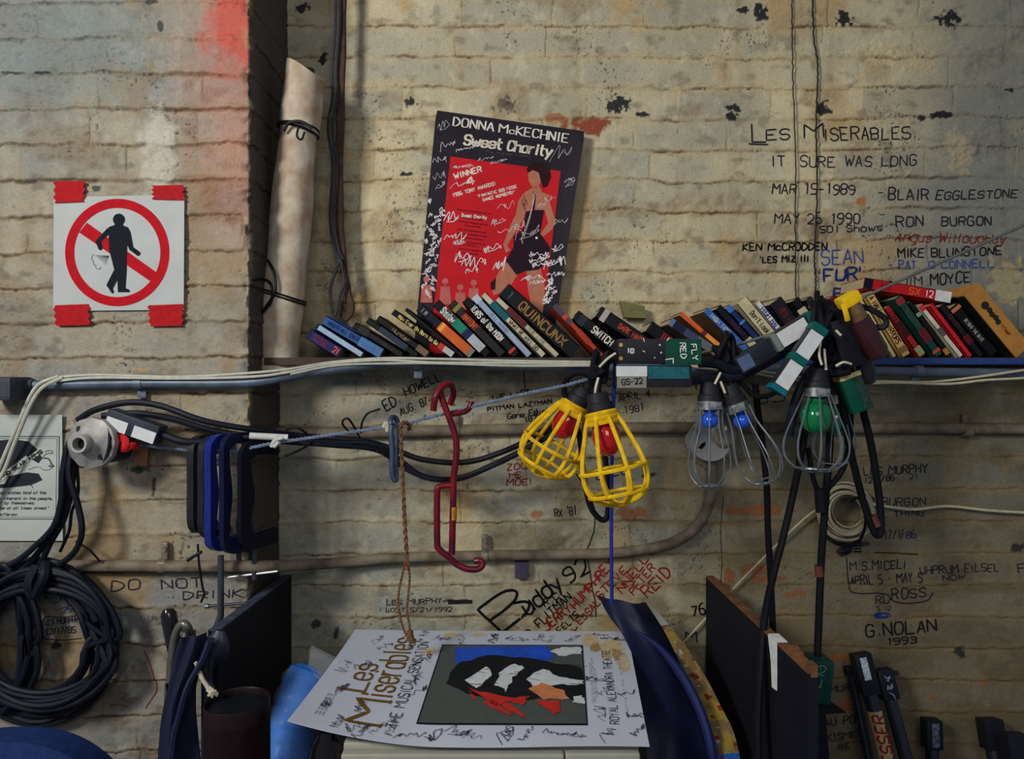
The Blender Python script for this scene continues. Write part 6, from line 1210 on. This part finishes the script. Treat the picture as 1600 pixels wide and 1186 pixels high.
rp = smooth_path([P(488, 1045, -.33), P(474, 1075, -.35), P(456, 1130, -.38), P(444, 1210, -.41), P(438, 1270, -.42)], 14); mb = MB(); mb.tube(rp, lambda t: .040*min(1, .62+t*4)*(1+.03*math.sin(t*90)), 22)
mb.build('blue_sheet_roll', mat('bright_blue_foam', (28, 108, 200), .6, var=.2, scale=20, bump=.3), br, smooth=True)
pl = bpy.data.materials.new('clear_plastic_wrap'); pl.use_nodes = True; b = pl.node_tree.nodes['Principled BSDF']; b.inputs['Base Color'].default_value = (.8, .88, .95, 1); b.inputs['Roughness'].default_value = .25; b.inputs['Alpha'].default_value = .07
mb = MB(); mb.tube(rp, lambda t: .045*min(1, .5+t*4)*(1+.05*math.sin(t*40)), 14); q = [P(484, 1012, -.34), P(480, 1050, -.36), P(500, 1062, -.38), P(530, 1035, -.34)]; mb.prism(q, (0, .012, 0)); mb.build('plastic_wrap', pl, br, smooth=True)
bt = thing('dark_bottle', (PX(512, -.54), -.54, ZB), 'dark glossy bottle with a red label under the corner of the poster', 'bottle'); F = Matrix.Translation((PX(510, -.55), -.55, ZB))
mb = MB(); hb = PZ(1146, -.56)-ZB; mb.lathe([(.001, 0), (.026, 0), (.027, .01), (.027, hb-.05), (.020, hb-.02), (.012, hb-.008), (.012, hb), (.001, hb)], F, 24); mb.build('bottle_body', mat('dark_glass', (20, 16, 20), .12, coat=.6), bt, smooth=True)
mb = MB(); mb.lathe([(.0275, hb-.14), (.0275, hb-.052)], F, 24, cap=False); mb.build('red_label', mat('red_label', (128, 26, 24), .5, var=.3), bt, smooth=True)
# ---------------------------------------------------------------- folding stool frame with blue cloth, rubber grip
fs = thing('folding_stool', (PX(285, -.5), -.5, 0), 'folded stool of bent steel tube with dark blue cloth draped over it', 'stool')
mb = MB(); mb.tube([P(a, b, y) for a, b, y in [(250, 2080, -.50), (262, 1160, -.50), (265, 1080, -.50), (268, 1030, -.50), (274, 992, -.50), (284, 975, -.50), (294, 982, -.50), (298, 1010, -.47), (300, 1070, -.45), (300, 1960, -.45)]], .0066, 10, n=6); mb.build('tube_frame', mat('dull_tube_steel', (104, 104, 96), .35, .6, var=.15), fs, smooth=True)
cl = mat('blue_black_cloth', (27, 31, 54), .75, var=.2, scale=20, bump=.2)
Lp = smooth_path([P(a, b, -.51) for a, b in [(284, 990), (276, 1020), (268, 1060), (256, 1110), (248, 1160), (240, 1260)]], 6); Rp = smooth_path([P(a, b, -.50) for a, b in [(322, 988), (322, 1010), (314, 1040), (302, 1080), (306, 1140), (322, 1260)]], 6); n_c = len(Lp)-1
MB().grid(lambda u, v: Lp[int(round(v*n_c))].lerp(Rp[int(round(v*n_c))], u)+Vector((0, -.022*math.sin(PI*u)-.007*math.sin(9*u+4*v), 0)), 16, n_c, (0, .004, 0)).build('draped_cloth', cl, fs, smooth=True)
mb = MB(); mb.tube([P(a, b, -.525) for a, b in [(330, 1000), (318, 1030), (296, 1070), (284, 1110), (272, 1160), (264, 1250)]], lambda t: .006, 8, n=6, flat=1.8); mb.build('shiny_strap', mat('shiny_strap', (36, 42, 66), .25, coat=.4), fs, smooth=True)
mb = MB(); F = frame(P(262, 950, -.46), P(272, 1010, -.46)); mb.lathe([(.001, 0), (.008, .002), (.0125, .010), (.0128, .035), (.011, .08), (.001, .081)], F, 14); mb.tube([P(270, 1000, -.46), P(276, 1060, -.46), P(276, 2020, -.46)], .007, 8); single('rubber_grip', mb, mat('glossy_black_plastic', (24, 20, 26), .2, coat=.6), 'glossy black rubber grip on a rod behind the folding stool', 'grip')
mb = MB(); mb.tube([P(a, b, -.50) for a, b in [(344, 985), (338, 1010), (326, 1030), (322, 1080), (320, 2020)]], lambda t: .008+.016*math.sin(PI*min(1, t*1.6))*(t < .62), 10, n=6, flat=.5); mb.tube([P(331, 1005, -.51), P(329, 1060, -.51), P(333, 1075, -.51)], .004, 6, n=4)
single('tool_shaft', mb, mat('dark_tool_steel', (38, 40, 56), .4, .3), 'dark steel tool shaft standing between the stool and the black board', 'tool')
mb = MB(); rope_strands(mb, [P(*p) for p in [(306, 1035, -.52), (316, 1060, -.53), (326, 1076, -.54)]], .0016, .0022, .012, 3); 
for k in range(7): a = k*.9; c = P(333, 1083, -.545); mb.tube([c, c+Vector((.008*math.cos(a), -.004*math.sin(a*2), .007*math.sin(a)))], .0024, 5)
mb.tube([P(326, 1076, -.54), P(333, 1083, -.545)], .005, 6); single('frayed_cord', mb, mat('dirty_white_cord', (176, 168, 150), .8), 'short frayed off-white cord end hanging over the drum', 'cord')
# blue padded chair back at bottom left
ch = thing('padded_chair', (PX(60, -.5), -.5, 0), 'blue padded chair back just rising into the bottom left corner', 'chair'); bluef = mat('blue_speckled_cloth', (22, 44, 92), .7, var=.2, scale=90, bump=.25)
c = P(58, 1145, -.52); mb = MB(); W_, H_ = .30, .34
def cb(u, v):
    a = -1+2*u; x_ = a*W_/2*(1-.10*v*0); zt = c.z-.085*abs(a)**2.6; z_ = zt-v*(H_-.02); return Vector((c.x-.035+x_, c.y-.03*math.cos(a*1.4)-.012*math.sin(PI*min(1, v*4)*.5), z_))
mb.grid(cb, 24, 16, lambda u, v: Vector((0, .05, 0)))
mb.build('backrest', bluef, ch, smooth=True)
MB().box((c.x-.035, c.y+.02, .45), (.38, .34, .05), bev=.02, seg=3).build('seat', bluef, ch, smooth=True)
MB().box((c.x-.035, c.y+.06, .62), (.04, .014, .34), bev=.004).build('back_bracket', blk, ch, smooth=True)
for sx in (-.15, .15):
    for sy in (-.12, .14): MB().tube([Vector((c.x-.035+sx, c.y+.02+sy, .43)), Vector((c.x-.035+sx*1.1, c.y+.02+sy*1.1, 0))], .011, 10).build('leg', blk, ch, smooth=True)
# ---------------------------------------------------------------- poles with sleeved ends leaning on the wall at bottom right
polem = mat('dark_pole_paint', (30, 34, 46), .4, .1, var=.2, coat=.2); slv = mat('black_sleeve_tape', (24, 26, 34), .5)
def pole(a, b, Ya, w, lab, sleeve=.075, foot=.20, sw=1.25, zend=0.0):
    A = P(*a, Ya); B0 = P(*b, Ya-.02); d = (B0-A); k = (A.z-zend)/(A.z-B0.z); B = A+d*k; B = Vector((B.x, A.y-foot, zend)) ; t = thing('pole', (B.x, B.y, zend), lab, 'pole', 'poles leaning at the bottom right')
    d = (B-A).normalized(); r = mm(w/2, Ya); MB().tube([A+d*.01, B], r, 10).build('shaft', polem, t, smooth=True)
    F = frame(A, B); MB().box((0, 0, sleeve/2), (r*2*sw, r*2*sw*.8, sleeve), F, bev=.002).build('end_sleeve', slv, t, smooth=True)
    return t, F, r
def foot_x(a, b, Ya): return 0
t, F, r = pole((1343, 1020), (1384, 1230), -.115, 22, 'pole with a white marked sleeve and a cream tape strip lettered in red', .085)
MB().box((-.002, r*1.0+.0012, .030), (r*.95, .0012, .046), F).build('marked_label', mat('marked_white_label', (176, 190, 196), .4, var=.4, scale=160), t)
MB().tube([F @ Vector((0, 0, .118)), F @ Vector((0, 0, .42))], r*1.03, 10).build('cream_strip', mat('cream_strip', (178, 160, 122), .6), t, smooth=True)
I = Ink(); I.text("MESSER", .245, 0, .128, 0, r*1.45, w=.0036, jit=.03, slant=.2)
I.v = [(r*.75-b, a) for a, b in I.v]
def onpole(F, r):
    def f(a): return np.array([tuple(F @ Vector((x_, math.sqrt(max(0, (r*1.12)**2-x_*x_)), y_))) for x_, y_ in a])
    return f
I.build('red_lettering', ink((150, 30, 22)), onpole(F, r), t)
MB().tube([F @ Vector((0, 0, .08)), F @ Vector((0, 0, .116))], r*.92, 10).build('brown_section', mat('brown_section', (58, 46, 44), .6), t, smooth=True)
t, F, r = pole((1378, 1045), (1418, 1235), -.115, 20, 'pole with blue-white scrawled sleeve right beside the lettered one', .062)
I = Ink(); I.scribble(0, .016, .012, .010, 4, .0014, ang=0, n=4); I.scribble(.001, .034, .012, .010, 8, .0014, n=4); I.stroke([(-.004, .045), (.004, .052), (.005, .06)], .0014); I.build('white_scrawl', ink((150, 164, 190)), lambda a: np.array([tuple(F @ Vector((x_, r*1.02+.0012, y_))) for x_, y_ in a]), t)
t, F, r = pole((1455, 1123), (1460, 1240), -.10, 20, 'pole with a scuffed grey label on its sleeve, third from the left', .062, .08)
MB().box((0, r*1.0+.0014, .030), (r*1.1, .0012, .050), F).build('scuffed_label', mat('scuffed_label', (84, 90, 104), .4, var=.7, scale=120), t)
pole((1545, 1122), (1556, 1240), -.10, 24, 'dark pole with a plain grey sleeve near the bottom right corner', .062)
pole((1583, 1145), (1592, 1240), -.16, 28, 'dull thick pole at the far bottom right corner', .07)
pole((1328, 1040), (1357, 1240), -.075, 14, 'plain thin dark pole behind the lettered one', .02)
# dark wedge of board under the green box
q = [P(1262, 1092, -.30), P(1286, 1090, -.30), P(1323, 1114, -.30), P(1290, 1116, -.30), P(1300, 1230, -.30), P(1264, 1230, -.30)]
mb = MB(); mb.prism(q, (0, .012, 0)); mb.v = [(v[0], v[1], v[2] if v[2] > .70 else .0) for v in mb.v]; single('dark_offcut', mb, dkp, 'dark board offcut with a pointed corner under the green outlet box', 'board', smooth=False)
